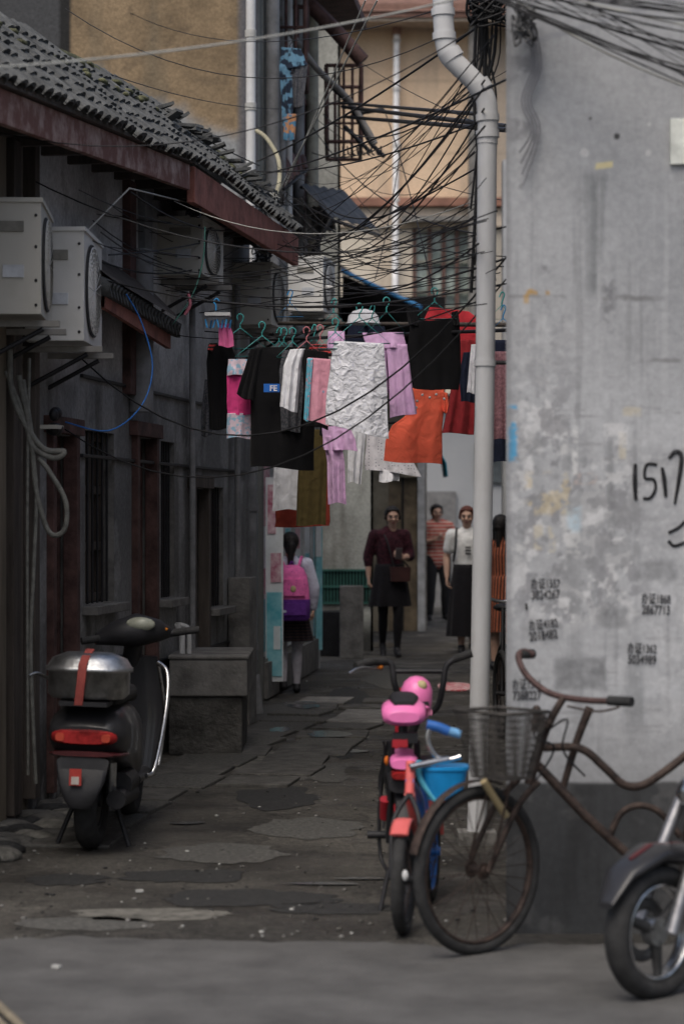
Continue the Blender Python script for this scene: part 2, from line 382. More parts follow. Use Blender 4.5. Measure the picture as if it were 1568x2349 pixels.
mb.tube([EP(x,.0+random.uniform(-.015,.02))+pv for x in np.arange(9.2,18.9,.35)],[random.uniform(.04,.06) for _ in np.arange(9.2,18.9,.35)],moss,8,3)
for x in np.arange(9.3,18.7,.10):
    if random.random()<.6:
        mb.ball(EP(x,.02)+pdir*random.uniform(.6,.95)*sl+pn*.03,(random.uniform(.02,.05),random.uniform(.04,.09),.02),moss,7,5)
for x in np.arange(15.2,18.6,.13):
    mb.box(EP(x,.06)+pdir*random.uniform(.3,.8)*sl+pn*.05,(.12,.1,.02),tilem,Matrix.Rotation(random.uniform(-.5,.5),3,'Z')@Matrix.Rotation(random.uniform(-.7,.3),3,'Y'))
mb.make('tile_roof',houseA)
mb=MB()
def beam(d0,d1,z,h,t,o,m,k=8):
    for i in range(k):
        a=d0+(d1-d0)*i/k; b=d0+(d1-d0)*(i+1)/k-.004
        A=EP(a,z,o);B=EP(b,z,o); dz=V((0,0,h)); dn=nn*t
        vs=[A,A+dz,A-dn,A-dn+dz,B,B+dz,B-dn,B-dn+dz]; mb.add(vs,[(0,1,3,2),(4,6,7,5),(0,4,5,1),(2,3,7,6),(0,2,6,4),(1,5,7,3)],m)
beam(9.1,14.75,-.19,.155,.04,.0,peel,3); beam(9.1,14.75,-.03,.03,.05,.03,dwood,3); beam(14.8,18.8,-.26,.22,.05,.02,peel2,2)
for x in np.arange(9.5,18.7,.55): beam(x,x+.06,-.14,.1,.4,-.04,dwood,1)
mb.make('fascia_board',houseA,bevel=.004)
mb=MB()
for i in range(22):
    t=i/21; a=W(242+158*t,660+95*t,13.0+2.2*t); 
    mb.tube([a+V((-.22,0,.10)),a+V((0,0,0)),a+V((.03,0,-.012))],[.045,.05,.045],tilem,7,2)
    mb.tube([a+V((-.30,0,.17)),a+V((-.12,0,.075))],[.045,.05],tilem,7,2)
A=W(240,705,13.0);B=W(392,800,15.2); mb.add([A,B,B+V((0,0,.12)),A+V((0,0,.12)),A+V((-.03,0,0)),B+V((-.03,0,0)),B+V((-.03,0,.12)),A+V((-.03,0,.12))],[(0,1,2,3),(7,6,5,4),(0,4,5,1),(3,2,6,7)],peel2)
A=W(232,640,13.0);B=W(395,735,15.2); mb.quad(A+V((.06,0,0)),B+V((.06,0,0)),AP(15.2,B.z+.25,0),AP(13.0,A.z+.25,0),dwood)
mb.make('door_canopy',houseA)
# ---- ac units
def ac(name,d,z,w=.82,h=.55,t=.30,off=.11,parent=None,pos=None,m=acm,R=Rf):
    mb=MB(); c=V(pos) if pos else AP(d,z,off+t/2)
    mb.box(c,(t,w,h),m,R)
    mb.box(c+V((0,0,h/2+.008)),(t+.02,w+.02,.022),m,R)
    f=c+R@V((t/2+.003,-.08*w,0)); X=R@V((1,0,0))
    mb.loft([(f,R@V((0,.36*w,0)),V((0,0,.43*h)),2.3),(f+X*.006,R@V((0,.36*w,0)),V((0,0,.43*h)),2.3)],grm,28)
    for r in np.linspace(.1,1,9):
        mb.loft([(f+X*.012,R@V((0,.34*w*r,0)),V((0,0,.41*h*r)),2.2),(f+X*.016,R@V((0,.34*w*r-.006,0)),V((0,0,.41*h*r-.006)),2.2)],m,28,False)
    for a in range(12):
        an=math.pi*a/12; p=R@V((0,.34*w*math.cos(an),0))+V((0,0,.41*h*math.sin(an))); mb.tube([f+X*.014-p,f+X*.014+p],.003,m,5,raw=True)
    g=c+R@V((.0,-w/2-.003,h*.28)); mb.box(g,(.14,.012,.05),M('recess',(.24,.23,.2)),R); mb.box(c+R@V((.02,-w/2-.004,-h*.12)),(.1,.01,.06),M('faded_label',(.5,.52,.54)),R)
    for zz in (-.42,-.2,.1,.38): mb.ball(c+R@V((t*.42,-w/2-.002,zz*h)),.008,blk,6,4)
    for s in (-.32,.32):
        p=c+R@V((0,s*w,-h/2-.035)); mb.box(p,(t+.16,.04,.03),M('bracket',(.25,.24,.22)),R); q=c+R@V((-t/2-.05,s*w,-h/2-.05)); mb.tube([q+V((0,0,-.2)),c+R@V((t/2,s*w,-h/2-.06))],.012,blk,6,raw=True)
    return mb.make(name,parent,bevel=.012)
acw=M('ac_casing_white',(.74,.73,.69),.5,.12,4,.05,c2=(.56,.55,.5),lo=.5,hi=.8)
Ra=Matrix.Rotation(.055,3,'Z'); Rc=Matrix.Rotation(-.015,3,'Z')
ac('air_conditioner',0,0,w=.8,h=.53,pos=(-1.59,11.8,2.775),R=Ra)
ac('air_conditioner',0,0,w=.8,h=.56,pos=(-1.455,12.7,2.73),m=acw,R=Rc)
ac('air_conditioner',16.0,wz(565,15.6),w=.7,h=.36,off=.0,m=acm)
ac('air_conditioner',18.6,wz(675,18.2),w=.7,h=.45,off=.0,m=acm)
ac('air_conditioner',20.9,wz(655,20.6),w=.7,h=.45,off=.05,m=acw)
# ---- wash trough
mb=MB(); X0=wx(390,15.8);X1=wx(568,15.8)
mb.box(((X0+X1)/2-.02,16.2,.19),(X1-X0-.03,.9,.38),M('old_brick_base',(.08,.077,.07),.95,.5,7,.8)); 
mb.box(((X0+X1)/2,16.2,.505),(X1-X0,.95,.24),concm); mb.box(((X0+X1)/2,16.2,.64),(X1-X0+.02,.97,.03),concm)
mb.make('stone_wash_trough',bevel=.012)
mb=MB(); p=lambda x,y:W(x,y,15.9); mb.tube([p(402,1436),p(418,1434),p(432,1442),p(434,1460),p(434,1520)],.016,pvc,10); mb.tube([p(410,1428),p(410,1445)],.02,pvc,10); mb.tube([p(418,1440),p(418,1520)],.02,pvc,10); mb.make('water_pipe')
mb=MB(); dp=M('grey_downpipe',(.22,.222,.225),.7,.3,5,.2)
c=V((wx(575,19.05)+.0,19.1,0)); mb.tube([c+V((0,0,3.3)),c+V((0,0,.45)),c+V((.02,-.02,.3)),c+V((.05,-.05,.0))],.05,dp,14)
for z in(.5,1.6,2.6): mb.cyl(c+V((0,0,z)),c+V((0,0,z+.06)),.06,dp)
mb.make('drainpipe')
mb=MB(); 
for px in (425,530): 
    dd=18767/(1560.4-px); mb.tube([AP(dd,3.3,.05),AP(dd,.1,.05)],.022,dp,8,raw=True)
mb.tube([AP(14.9,3.2,.06),AP(14.9,2.2,.06)],.08,dp,8,raw=True)
mb.make('wall_conduit')
mb=MB(); hs=M('corrugated_hose',(.15,.15,.135),.8,.3,20,.3)
for pts,r in [([(20,800),(25,900),(60,980),(100,1030),(145,1035),(120,1050),(70,1020),(60,950),(40,860)],.015),([(50,870),(70,1000),(80,1120),(110,1220),(145,1215),(148,1150),(110,1080),(85,1050)],.013),([(10,850),(50,950),(80,1100),(75,1300),(68,1500),(80,1800)],.010),([(65,820),(60,1200),(62,1780)],.008)]:
    mb.tube([V((wx(x,11.9)+.0,11.95,wz(y,11.9))) for x,y in pts],r,hs,8,6)
mb.make('hose_coil')
mb=MB()
for i in range(5):
    z=1.55+(1187-965)/440; mb.ball(AP(12.6+random.uniform(-.05,.05),z+random.uniform(-.06,.06),.12),(random.uniform(.02,.05),.05,.035),blk,8,6)
mb.box(AP(12.6,2.02,.1),(.12,.12,.02),acm,Rf); mb.make('electric_meter')
# ================================================================ HOUSE B (two storey)
BX=lambda d:.0925*d-2.546
houseB=empty('tan_plaster_house')
def colB(U,Z):
    PX=CX+U*F/20;PY=HY-(Z-CH)*F/20
    n=fbm(U*1.1,Z*1.1,11);n2=fbm(U*5,Z*5,12);st=fbm(U*4,Z*.4,14)
    C=np.ones(U.shape+(3,))*np.array([.225,.165,.10]); C*=(.6+.8*n2)[...,None]
    C=mixc(C,(.12,.09,.06),th(fbm(U*12,Z*12,19),.58,.7)*.5)
    C=mixc(C,(.13,.12,.09),th(st,.5,.75)*.45)
    edge=175+.33*(PX-160)+150*(n-.5)+50*(n2-.5)
    g=np.ones_like(C)*np.array([.26,.27,.275])*(.75+.5*n2)[...,None]
    m=th(PY-edge,-28,35)[...,None]; C=C*(1-m)+g*m
    C=mixc(C,(.12,.13,.14),th(st,.55,.8)*m[...,0]*.6)
    C=mixc(C,(.06,.062,.065),th(162-PX,-2,2)); C=mixc(C,(.02,.02,.02),sbox(PX,PY,137,160,-50,400,3))
    C=mixc(C,(.12,.12,.13),th(PX-548,-4,4))
    return C
wallgrid('side_wall',houseB,lambda U,Z:(U,U*0+20.0),-5.2,-.696,2.8,7.0,.03,[],colB,VCW)
def colB2(U,Z):
    n=fbm(U*1.5,Z*1.5,31);st=fbm(U*5,Z*.5,32);n2=fbm(U*7,Z*7,35)
    C=np.ones(U.shape+(3,))*np.array([.24,.24,.215])*(.6+.7*n)[...,None]
    C=mixc(C,(.07,.07,.065),th(st,.5,.75)*.7); C=mixc(C,(.33,.33,.31),th(n2,.6,.75)*.4)
    return C
hb=[(22.0,22.9,4.2,5.6),(23.4,24.3,4.2,5.6),(20.4,24.55,.35,2.2)]
wallgrid('alley_wall',houseB,lambda U,Z:(BX(U),U),20.0,24.7,0,7.0,.05,hb,colB2,VCW)
mb=MB(); ub=V((.0925,1,0)).normalized(); nb=V((ub.y,-ub.x,0)); Rb=Matrix((nb,ub,(0,0,1))).transposed()
def BP(d,z,o=0): return V((BX(d),d,z))+nb*o
for (a,b,c,e) in hb[:2]:
    mb.box(BP((a+b)/2,(c+e)/2,-.08),(.02,b-a,e-c),glass,Rb)
    for t in(0,.5,1): mb.box(BP(a+(b-a)*t,(c+e)/2,-.02),(.08,.06,e-c),rwood,Rb)
    for z in(c,(c+e)/2,e): mb.box(BP((a+b)/2,z,-.022),(.08,b-a+.05,.06),rwood,Rb)
mb.box((-2.9,20.03,1.4),(4.3,.04,2.8),concm); mb.box((-2.5,22.4,7.0),(3.7,4.9,.15),tilem)
mb.box((-1.8,24.72,3.5),(3.1,.03,7.0),concm)
mb.box(BP(22.4,6.6,.2),(.6,4.9,.1),rwood,Rb)
for px,m,r in [(606,dp,.06),(628,dp,.035),(645,pvc,.03),(668,dp,.05),(700,M('beige_pipe',(.3,.29,.24)),.06)]:
    d=14120/(1297-px); mb.tube([BP(d,6.9,.07),BP(d,2.5,.07)],r,m,10,raw=True)
mb.make('windows_and_pipes',houseB,bevel=.005)
mb=MB()
shopw=M('poster_white',(.75,.79,.79),.6,.12,5); cy=M('poster_cyan',(.14,.58,.68),.6,.25,5,c2=(.4,.72,.76)); pk=M('poster_pink',(.68,.16,.28),.6,.35,14,c2=(.75,.6,.62))
a,b,c,e=hb[2]; mb.box(BP((a+b)/2,(c+e)/2,-.06),(.02,b-a,e-c),shopw,Rb)
mb.box(BP(22.8,2.25,.02),(.09,4.2,.1),dwood,Rb)
for t in np.linspace(0,1,6): mb.box(BP(a+(b-a)*t,(c+e)/2,-.03),(.03,.04,e-c),M('alu',(.45,.46,.46),.4,metal=.6),Rb)
for i in range(5):
    d0=a+(b-a)*(i+.5)/5
    mb.box(BP(d0,.62,-.046),(.005,.7,.45),cy,Rb); mb.box(BP(d0,1.0+.02*i,-.044),(.005,.6,.22),[pk,cy,shopw,cy,cy][i],Rb); mb.box(BP(d0,1.75,-.045),(.005,.68,.55),[pk,cy,shopw,cy,cy][i],Rb)
    mb.box(BP(d0,1.35,-.043),(.005,.5,.2),[shopw,pk,cy,pk,shopw][i],Rb)
mb.box(BP(22.5,.17,.01),(.05,4.2,.3),concm,Rb)
mb.box((BX(24.75)+.0,24.86,1.2),(.06,.1,2.4),pvc)
# advertising board standing out at the shop's near jamb and a narrow one at its far jamb
mb.box((-.578,20.72,1.02),(.15,.03,1.75),shopw); mb.box((-.578,20.70,.55),(.13,.006,.72),cy); mb.box((-.60,20.70,1.62),(.07,.006,.42),pk); mb.box((-.565,20.70,1.12),(.09,.006,.25),pk); mb.box((-.555,20.695,.52),(.06,.004,.2),shopw)
mb.box((-.245,24.66,.95),(.09,.03,1.5),cy); mb.box((-.245,24.642,1.35),(.07,.006,.4),shopw)
mb.make('shop_window_posters',houseB)
mb=MB(); c0=W(572,0,19.6); mb.tube([V((c0.x,19.9,7.0)),V((c0.x,19.9,4.6)),V((c0.x,19.9,3.6))],.04,pvc,14,raw=True)
for z in(4.9,5.5,6.3): mb.cyl((c0.x,19.9,z),(c0.x,19.9,z+.06),.048,M('pipe_collar',(.4,.4,.38)))
mb.tube([W(588,300,19.5),W(612,318,19.4),W(638,365,19.2),W(640,420,19.0),W(625,465,18.9)],.018,M('old_hose',(.3,.28,.2)),8)
mb.make('downpipe')
mb=MB()
def cage(px0,px1,py0,py1,d,dep,m):
    X0,X1,z1,z0=wx(px0,d),wx(px1,d),wz(py0,d),wz(py1,d)
    for y in(d,d+dep):
        mb.tube([(X0,y,z0),(X1,y,z0)],.02,m,6,raw=True);mb.tube([(X0,y,z1),(X1,y,z1)],.02,m,6,raw=True)
        for t in np.linspace(0,1,5): mb.tube([(X0+(X1-X0)*t,y,z0),(X0+(X1-X0)*t,y,z1)],.014 if 0<t<1 else .022,m,6,raw=True)
        mb.tube([(X0,y,(z0+z1)/2),(X1,y,(z0+z1)/2)],.014,m,6,raw=True)
    for x in(X0,X1):
        for z in(z0,z1): mb.tube([(x,d,z),(x,d+dep,z)],.02,m,6,raw=True)
        for t in(.25,.5,.75): mb.tube([(x,d+dep*t,z0),(x,d+dep*t,z1)],.012,m,6,raw=True)
cage(748,828,150,325,24.0,1.2,rwood); cage(612,700,-40,165,21.0,1.0,rwood)
for (a,b) in [((800,235),(850,330)),((820,260),(880,250)),((850,330),(882,360)),((760,200),(800,235)),((790,290),(850,350))]: mb.tube([W(*a,23.5),W(*b,23.5)],.022,blk,6,raw=True)
for k in range(9): x=785+k*11; mb.tube([W(x,335-k*0,23),W(x+2,352,23),W(x+8,356,23)],.008,blk,5)
mb.make('window_cage')
mb=MB(); mb.tube([W(700,0,22.5),W(760,60,22.5),W(832,140,22.5)],.07,rwood,6,raw=True)
mb.tube([W(630,20,21),W(720,150,21.5),W(800,230,22),W(860,330,22)],.028,M('grey_pole',(.2,.19,.18)),8); mb.make('roof_brace')
mb=MB(); mb.tube([W(785,245,22),W(1160,290,14)],.016,blk,8,raw=True); mb.tube([W(790,268,22),W(1160,298,13.6)],.015,blk,8,raw=True); mb.tube([W(780,236,22),W(1100,262,14)],.012,blk,8,raw=True)
mb.make('drying_rail')
mb=MB(); am=M('dark_awning_metal',(.06,.06,.06),.6,.5,6,.2)
def awn(pts,m):
    A,B,C,D=[W(*p) for p in pts]; n=10
    vs=[];fs=[]
    for i in range(n+1):
        t=i/n; vs+=[A.lerp(B,t)+V((0,0,.02*(i%2))),D.lerp(C,t)+V((0,0,.02*(i%2)))]
        if i: fs.append((2*i-2,2*i,2*i+1,2*i-1))
    mb.add(vs,fs,m)
    for a,b in((A,B),(D,C)): mb.tube([a-V((0,0,.02)),b-V((0,0,.02))],.015,blk,6,raw=True)
awn([(690,425,22),(790,440,24),(872,535,23.4),(760,500,21.4)],am); awn([(640,350,21.5),(700,360,22.5),(705,385,22),(650,430,21)],rwood); awn([(700,480,22),(760,470,24),(770,530,23),(700,545,21.5)],am)
awn([(520,470,18.2),(600,490,18.6),(608,575,18),(560,540,17.6)],am)
for a in [(700,545,21.5,700,700,21.6),(760,500,21.4,705,600,21.6),(730,520,22,730,690,22.2)]: mb.tube([W(*a[:3]),W(*a[3:])],.02,blk,6,raw=True)
o=mb.make('metal_awning'); md=o.modifiers.new('s','SOLIDIFY'); md.thickness=.006
# ================================================================ HOUSE C
houseC=empty('grey_corner_house')
def colC(U,Z):
    n=fbm(U*2,Z*2,41);st=fbm(U*6,Z*.8,42)
    C=np.ones(U.shape+(3,))*np.array([.46,.47,.43])*(.6+.7*n)[...,None]
    C=mixc(C,(.13,.12,.10),th(st,.5,.75)*.7); C=mixc(C,(.07,.07,.065),th(.45-Z,0,.3))
    return C
wallgrid('lower_wall',houseC,lambda U,Z:(U,U*0+28.0),-1.8,.36,0,2.65,.05,[(-.25,.33,.55,.95)],colC,VCW)
def colC2(U,Z): return colB2(U,Z)*1.25
wallgrid('upper_wall',houseC,lambda U,Z:(U,U*0+28.3),-1.9,-.02,2.65,8,.06,[],colC2,VCW)
mb=MB(); gl=M('green_grille',(.04,.12,.10),.5,.3,6); mb.box((.04,28.07,.75),(.6,.02,.42),darkm)
for t in np.linspace(-.24,.32,16): mb.box((t,28.0,.75),(.018,.02,.4),gl)
for z in (.56,.75,.94): mb.box((.04,27.985,z),(.6,.02,.025),gl)
mb.box((.345,30.5,1.32),(.03,5,2.65),concm); mb.box((-.75,29.2,2.68),(2.3,2.6,.06),am)
mb.box((-.035,31.5,5.3),(.03,6.4,5.4),concm)
mb.make('grille_and_roof',houseC)
mb=MB(); mb.box((wx(806,26.6),26.6,.4),(.26,.12,.8),concm); mb.box((wx(770,27.2),27.2,.25),(.35,.4,.5),blk); mb.make('concrete_slab_upright',bevel=.01)
houseD=empty('low_alley_house')
mb=MB(); ow=M('ochre_plaster',(.27,.24,.18),.9,.4,3,.3); 
mb.box((.48,33.05,1.7),(.3,.1,3.4),ow); mb.box((1.08,33.04,1.7),(.1,.12,3.4),M('grey_post',(.42,.43,.44),.9,.3,5)); mb.box((.83,33.06,2.75),(.42,.1,1.3),ow)
mb.box((.83,33.12,1.05),(.4,.04,2.1),M('brown_door',(.20,.16,.11),.8,.4,5)); mb.box((.83,33.09,1.05),(.03,.03,2.1),blk); mb.box((1.14,36.5,1.7),(.03,7,3.4),concm)
mb.box((.7,34.5,3.45),(1.0,3.2,.08),am)
mb.make('walls_and_door',houseD)
mb=MB(); gb=M('grey_blue_plaster',(.42,.44,.46),.9,.35,1.2,.2,c2=(.3,.31,.32))
mb.box((3.2,42,1.8),(5,.2,3.6),gb); mb.box((1.72,41.85,1.0),(.5,.06,2.0),M('gray_door',(.15,.15,.15))); mb.box((3,41.86,2.5),(1.4,.05,.7),glass); mb.box((3.2,42,3.64),(5.2,.8,.08),am); mb.make('grey_house')
mb=MB(); tm=CLOTH('teal_cloth',(.02,.25,.35)); mb.loft([((1.2,34,2.55),(.02,0,0),(0,.6,0),3),((1.34,33.9,2.47),(.02,0,0),(0,.6,0),3),((1.43,33.9,2.3),(.02,0,0),(0,.6,0),3),((1.45,33.9,2.12),(.02,0,0),(0,.6,0),3)],tm); mb.make('teal_awning')
# ================================================================ YELLOW APARTMENT
apt=empty('yellow_apartment_house')
def colD(U,Z):
    PX=CX+U*F/46;PY=HY-(Z-CH)*F/46
    n=fbm(U*.8,Z*.8,51);st=fbm(U*2.5,Z*.3,52);n2=fbm(U*4,Z*4,55)
    C=np.ones(U.shape+(3,))*np.array([.70,.53,.37])*(.84+.32*n)[...,None]
    C=mixc(C,(.62,.56,.46),th(PY-455,0,20)); C=mixc(C,(.38,.31,.24),th(st,.52,.78)*.55)
    for yy in (115,185,270,350,610): C=mixc(C,(.36,.28,.2),sbox(PX,PY,700,1300,yy,yy+3,2)*.5)
    for xx in (840,960,1030): C=mixc(C,(.4,.32,.24),sbox(PX,PY,xx,xx+2,80,455,2)*.3)
    C=mixc(C,(.30,.28,.25),th(PX-1078,0,6)*.6)
    return C
hd=[(wx(950,46),wx(1078,46),wz(705,46),wz(530,46))]
wallgrid('front_wall',apt,lambda U,Z:(U,U*0+46.0),-6,9,0,12.2,.06,hd,colD,VCW)
mb=MB(); a,b,c,e=hd[0]
gg=M('green_glass',(.24,.32,.30),.35,.4,3,0,spec=.5,c2=(.44,.52,.48)); mb.box(((a+b)/2,46.12,(c+e)/2),(b-a+.3,.03,e-c+.3),gg)
for t in(0,.27,.52,.76,1): mb.box((a+(b-a)*t,46.02,(c+e)/2),(.08,.1,e-c+.1),M('win_frame',(.10,.06,.05)))
for t in(0,.2,.6,1): mb.box(((a+b)/2,46.01,c+(e-c)*t),(b-a+.1,.07,.05),M('win_bar',(.2,.2,.17)))
mb.box(((a+b)/2,45.85,e+.2),(b-a+.5,.4,.1),concm)
mb.box((1,45.9,wz(466,46)),(14,.3,.16),M('red_band',(.27,.14,.10),.8,.3,2)); mb.box((1,45.95,wz(500,46)),(14,.12,.35),M('pale_band',(.48,.41,.33),.9,.3,2))
mb.box((1.5,45.6,wz(45,46)),(15,.9,.25),M('roof_red',(.20,.115,.09),.85,.3,3)); mb.box((1.5,45.55,wz(62,46)),(15,.7,.1),M('soffit',(.36,.3,.24)))
mb.add([(-6,45.1,11.0),(9,45.1,11.0),(9,49,13.5),(-6,49,13.5)],[(0,1,2,3)],M('roof_red2',(.17,.10,.08),.85,.3,3))
mb.box((3,46.4,3.4),(.5,.3,6.8),concm)
xx=wx(909,45.8); mb.tube([(xx,45.8,wz(45,45.8)),(xx,45.8,wz(80,45.8))],.09,M('rusty_pipe',(.3,.18,.14)),10,raw=True); mb.tube([(xx,45.8,wz(80,45.8)),(xx-.03,45.8,wz(690,45.8))],.06,M('bright_pvc',(.82,.83,.84)),12,raw=True)
for y in(90,200,330,455,580): mb.cyl((xx,45.8,wz(y,45.8)),(xx,45.8,wz(y+8,45.8)),.075,pvc)
x2=wx(1085,45.5); mb.tube([(x2,45.5,12),(x2,45.5,0)],.1,concm,10,raw=True); 
mb.make('trim_and_window',apt)
mb=MB(); bt=M('blue_tarp',(.05,.2,.42),.6,.3,5); A=W(785,622,31);B=W(965,705,30);mb.add([A,B,B+V((-.3,3,.35)),A+V((-.3,3,.6))],[(0,1,2,3)],am); mb.tube([A,A.lerp(B,.5),B],.03,bt,8,raw=True)
mb.add([A+V((0,0,-.04)),B+V((0,0,-.04)),V((B.x,33,B.z-.3)),V((A.x,33,A.z-.3))],[(0,1,2,3)],am); mb.box((.3,32.9,3.9),(2.2,.1,1.3),darkm)
mb.make('blue_edged_roof')
# ================================================================ RIGHT BUILDING
rb=empty('grey_plaster_building')
dW=9.0; K=F/dW
def colR(U,Z):
    PX=CX+U*K;PY=HY-(Z-CH)*K
    n=fbm(U*1.6,Z*1.6,61);n2=fbm(U*9,Z*9,62);n3=fbm(U*30,Z*30,63,4);st=fbm(U*11,Z*1.2,64);st2=fbm(U*22,Z*.9,81);sc=fbm(U*6,Z*40,83)
    C=np.ones(U.shape+(3,))*np.array([.375,.383,.392])*(.74+.44*n+.12*(n2-.2))[...,None]
    C=mixc(C,(.15,.16,.165),sbox(PX,PY,1345,1405,395,680,28)*th(fbm(U*25,Z*3,66),.35,.7)*.65)
    C=mixc(C,(.19,.2,.205),th(st,.54,.78)*.55*sbox(PX,PY,1160,1600,150,1700,80))
    C=mixc(C,(.22,.225,.23),th(st2,.56,.72)*.45*sbox(PX,PY,1160,1600,380,1780,120))
    C=mixc(C,(.48,.485,.49),th(st2,.60,.75)*0+th(1-st2,.62,.75)*.35*sbox(PX,PY,1160,1600,380,1780,120))
    C=mixc(C,(.2,.2,.2),th(sc,.66,.74)*.4*sbox(PX,PY,1160,1600,600,1700,80)*th(n,.45,.6))
    C=mixc(C,(.19,.19,.19),sbox(PX,PY+8*(n3-.5),1380,1530,678,690,6)*th(n2,.4,.6)*.8); C=mixc(C,(.19,.19,.19),sbox(PX,PY+8*(n3-.5),1370,1560,822,832,6)*th(n2,.35,.6)*.8); C=mixc(C,(.19,.19,.19),sbox(PX,PY+8*(n3-.5),1165,1300,676,682,6)*th(n2,.4,.6)*.8)
    C=mixc(C,(.42,.25,.06),sbox(PX,PY+14*(n3-.5),1200,1262,668,676,5)*.8*th(n3,.35,.5)+sbox(PX,PY,1200,1212,676,696,5)*.7)
    for (x0,x1,y0,y1) in [(1380,1410,640,760),(1195,1215,720,810),(1240,1260,600,720),(1205,1235,890,920),(1390,1420,1010,1050)]: C=mixc(C,(.15,.15,.16),sbox(PX,PY,x0,x1,y0,y1,15)*th(n3,.45,.65)*.6)
    z=sbox(PX,PY,1170,1330,900,1420,80)+.85*sbox(PX,PY,1300,1460,1060,1420,80)+.3*sbox(PX,PY,1400,1600,1000,1700,100)+.35*sbox(PX,PY,1170,1330,700,900,60); z=np.clip(z,0,1)
    C=mixc(C,(.56,.56,.56),z*th(n2*.45+.55*n3,.49,.56)*.7); C=mixc(C,(.18,.18,.19),z*th(fbm(U*24,Z*18,70),.53,.62)*.6)
    C=mixc(C,(.24,.245,.25),z*th(fbm(U*7,Z*10,72),.52,.58)*.5)
    for q in range(16):
        rx=random.Random(q*7+1); x0=rx.uniform(1175,1430);y0=rx.uniform(930,1380);w_=rx.uniform(15,60);h_=rx.uniform(12,60)
        cc=rx.choice([(.55,.55,.54),(.5,.45,.34),(.60,.60,.60),(.22,.23,.24),(.5,.42,.38)]); C=mixc(C,cc,sbox(PX+12*(n3-.5),PY+12*(n3-.5),x0,x0+w_,y0,y0+h_,4)*th(n3,.38,.52)*.6)
    C=mixc(C,(.50,.42,.27),sbox(PX,PY,1205,1310,1085,1180,14)*th(n3,.45,.58)*.6)
    C=mixc(C,(.62,.62,.61),sbox(PX+16*(n3-.5),PY,1312,1324,945,1090,5)*th(n3,.35,.5)*.7)
    C=mixc(C,(.05,.30,.52),sbox(PX+10*(n3-.5),PY,1166,1186,930,1060,8)*th(n3,.38,.55)*.9)
    C=mixc(C,(.36,.52,.62),sbox(PX,PY,1300,1330,1160,1220,12)*.5*th(n3,.4,.6))
    for (x0,x1,y0,y1,a) in [(1270,1390,1505,1585,.85),(1458,1545,1283,1330,.7),(1367,1437,1392,1438,.65),(1195,1290,1420,1470,.35),(1515,1568,1225,1255,.3),(1430,1540,1600,1640,.3)]:
        C=mixc(C,(.15,.155,.16),sbox(PX+25*(n2-.5),PY+25*(n2-.5),x0,x1,y0,y1,12)*a*(.7+.9*(n3-.5)))
    C=mixc(C,(.19,.195,.20),th(PY-1560+80*(n2-.5),0,250)*.55)
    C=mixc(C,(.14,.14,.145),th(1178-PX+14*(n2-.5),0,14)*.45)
    C=mixc(C,(.12,.12,.13),sbox(PX,PY,1172,1240,20,440,30)*th(n2,.5,.62)*.55)
    band=th(PY-1796+10*(n2-.5),-5,5); C=mixc(C,(.046,.048,.050),band); C=mixc(C,(.10,.10,.10),band*th(n2,.53,.68)*.55); C=mixc(C,(.025,.025,.025),band*th(st,.5,.7)*.5)
    for (x,y,r) in [(1352,272,6),(1414,313,8),(1340,350,11),(1485,350,7),(1487,285,4),(1206,1390,7)]:
        C=mixc(C,(.03,.03,.03) if r in(8,6) else (.5,.5,.5),th(r-np.hypot(PX-x,(PY-y)*.9)+10*(n3-.5),0,3)*.9)
    C=mixc(C,(.6,.53,.3),sbox(PX+8*(n3-.5),PY+.12*(PX-1385),1365,1405,372,386,4)*.9)
    C=mixc(C,(.26,.27,.29),sbox(PX,PY+.3*(PX-1200),1200,1600,95,110,5)*.5)
    return C
xL=wx(1160,dW)
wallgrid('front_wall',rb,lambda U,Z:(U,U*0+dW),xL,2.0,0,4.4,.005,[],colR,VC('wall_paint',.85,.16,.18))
mb=MB(); gpl=M('grey_plaster',(.34,.35,.36),.9,.2,2,.15)
mb.box((3.5,9.2,2.2),(3.0,.4,4.4),gpl)
mb.add([(xL,dW,0),(xL,dW,4.4),(xL+.075*21,30,4.4),(xL+.075*21,30,0)],[(0,1,2,3)],gpl); mb.add([(xL,dW,4.4),(2.0,dW,4.4),(5,30,4.4),(xL+.075*21,30,4.4)],[(0,1,2,3)],tilem)
mb.box((2.0,8.95,4.48),(3.4,.7,.1),tilem)
mb.box((3.6,30.2,3),(3.2,.3,6),gpl)
mb.make('walls',rb)
inkm=M('stencil_ink',(.05,.05,.055),.9,.4,60,0,c2=(.22,.23,.24),lo=.52,hi=.7)
ink2=M('brush_ink',(.02,.02,.022),.8,.4,30,0,c2=(.10,.10,.11),lo=.55,hi=.8)
def text(s,px,py,h,mat,parent,d=dW,name='stencil_text',rot=0,xs=1,off=.004,bold=.0):
    c=bpy.data.curves.new(name,'FONT'); c.body=s; c.size=h; c.align_x='CENTER'; c.align_y='CENTER'; c.offset=bold; c.extrude=.0004
    c.materials.append(mat); o=bpy.data.objects.new(name,c); col.objects.link(o); o.parent=parent
    o.location=(wx(px,d),d-off,wz(py,d)); o.rotation_euler=(math.pi/2,rot,0); o.scale=(xs,1,1); return o
for l1,l2,x,y,r in [('办证1311','7388227',1207,1583,-.03),('办证1868','2867713',1503,1387,.03),('办证1362','5034989',1471,1501,.03),('办证1557','3824267',1250,1352,-.03),('办证4182','2018482',1245,1445,-.12)]:
    text(l1,x,y-12,.044,inkm,rb,rot=r,xs=.62,bold=.0006); text(l2,x,y+13,.046,inkm,rb,rot=r,xs=.66,bold=.0008)
mb=MB()
def stroke(pts,r=.008): mb.tube([W(x,y,dW-.001) for x,y in pts],r,ink2,8,6)
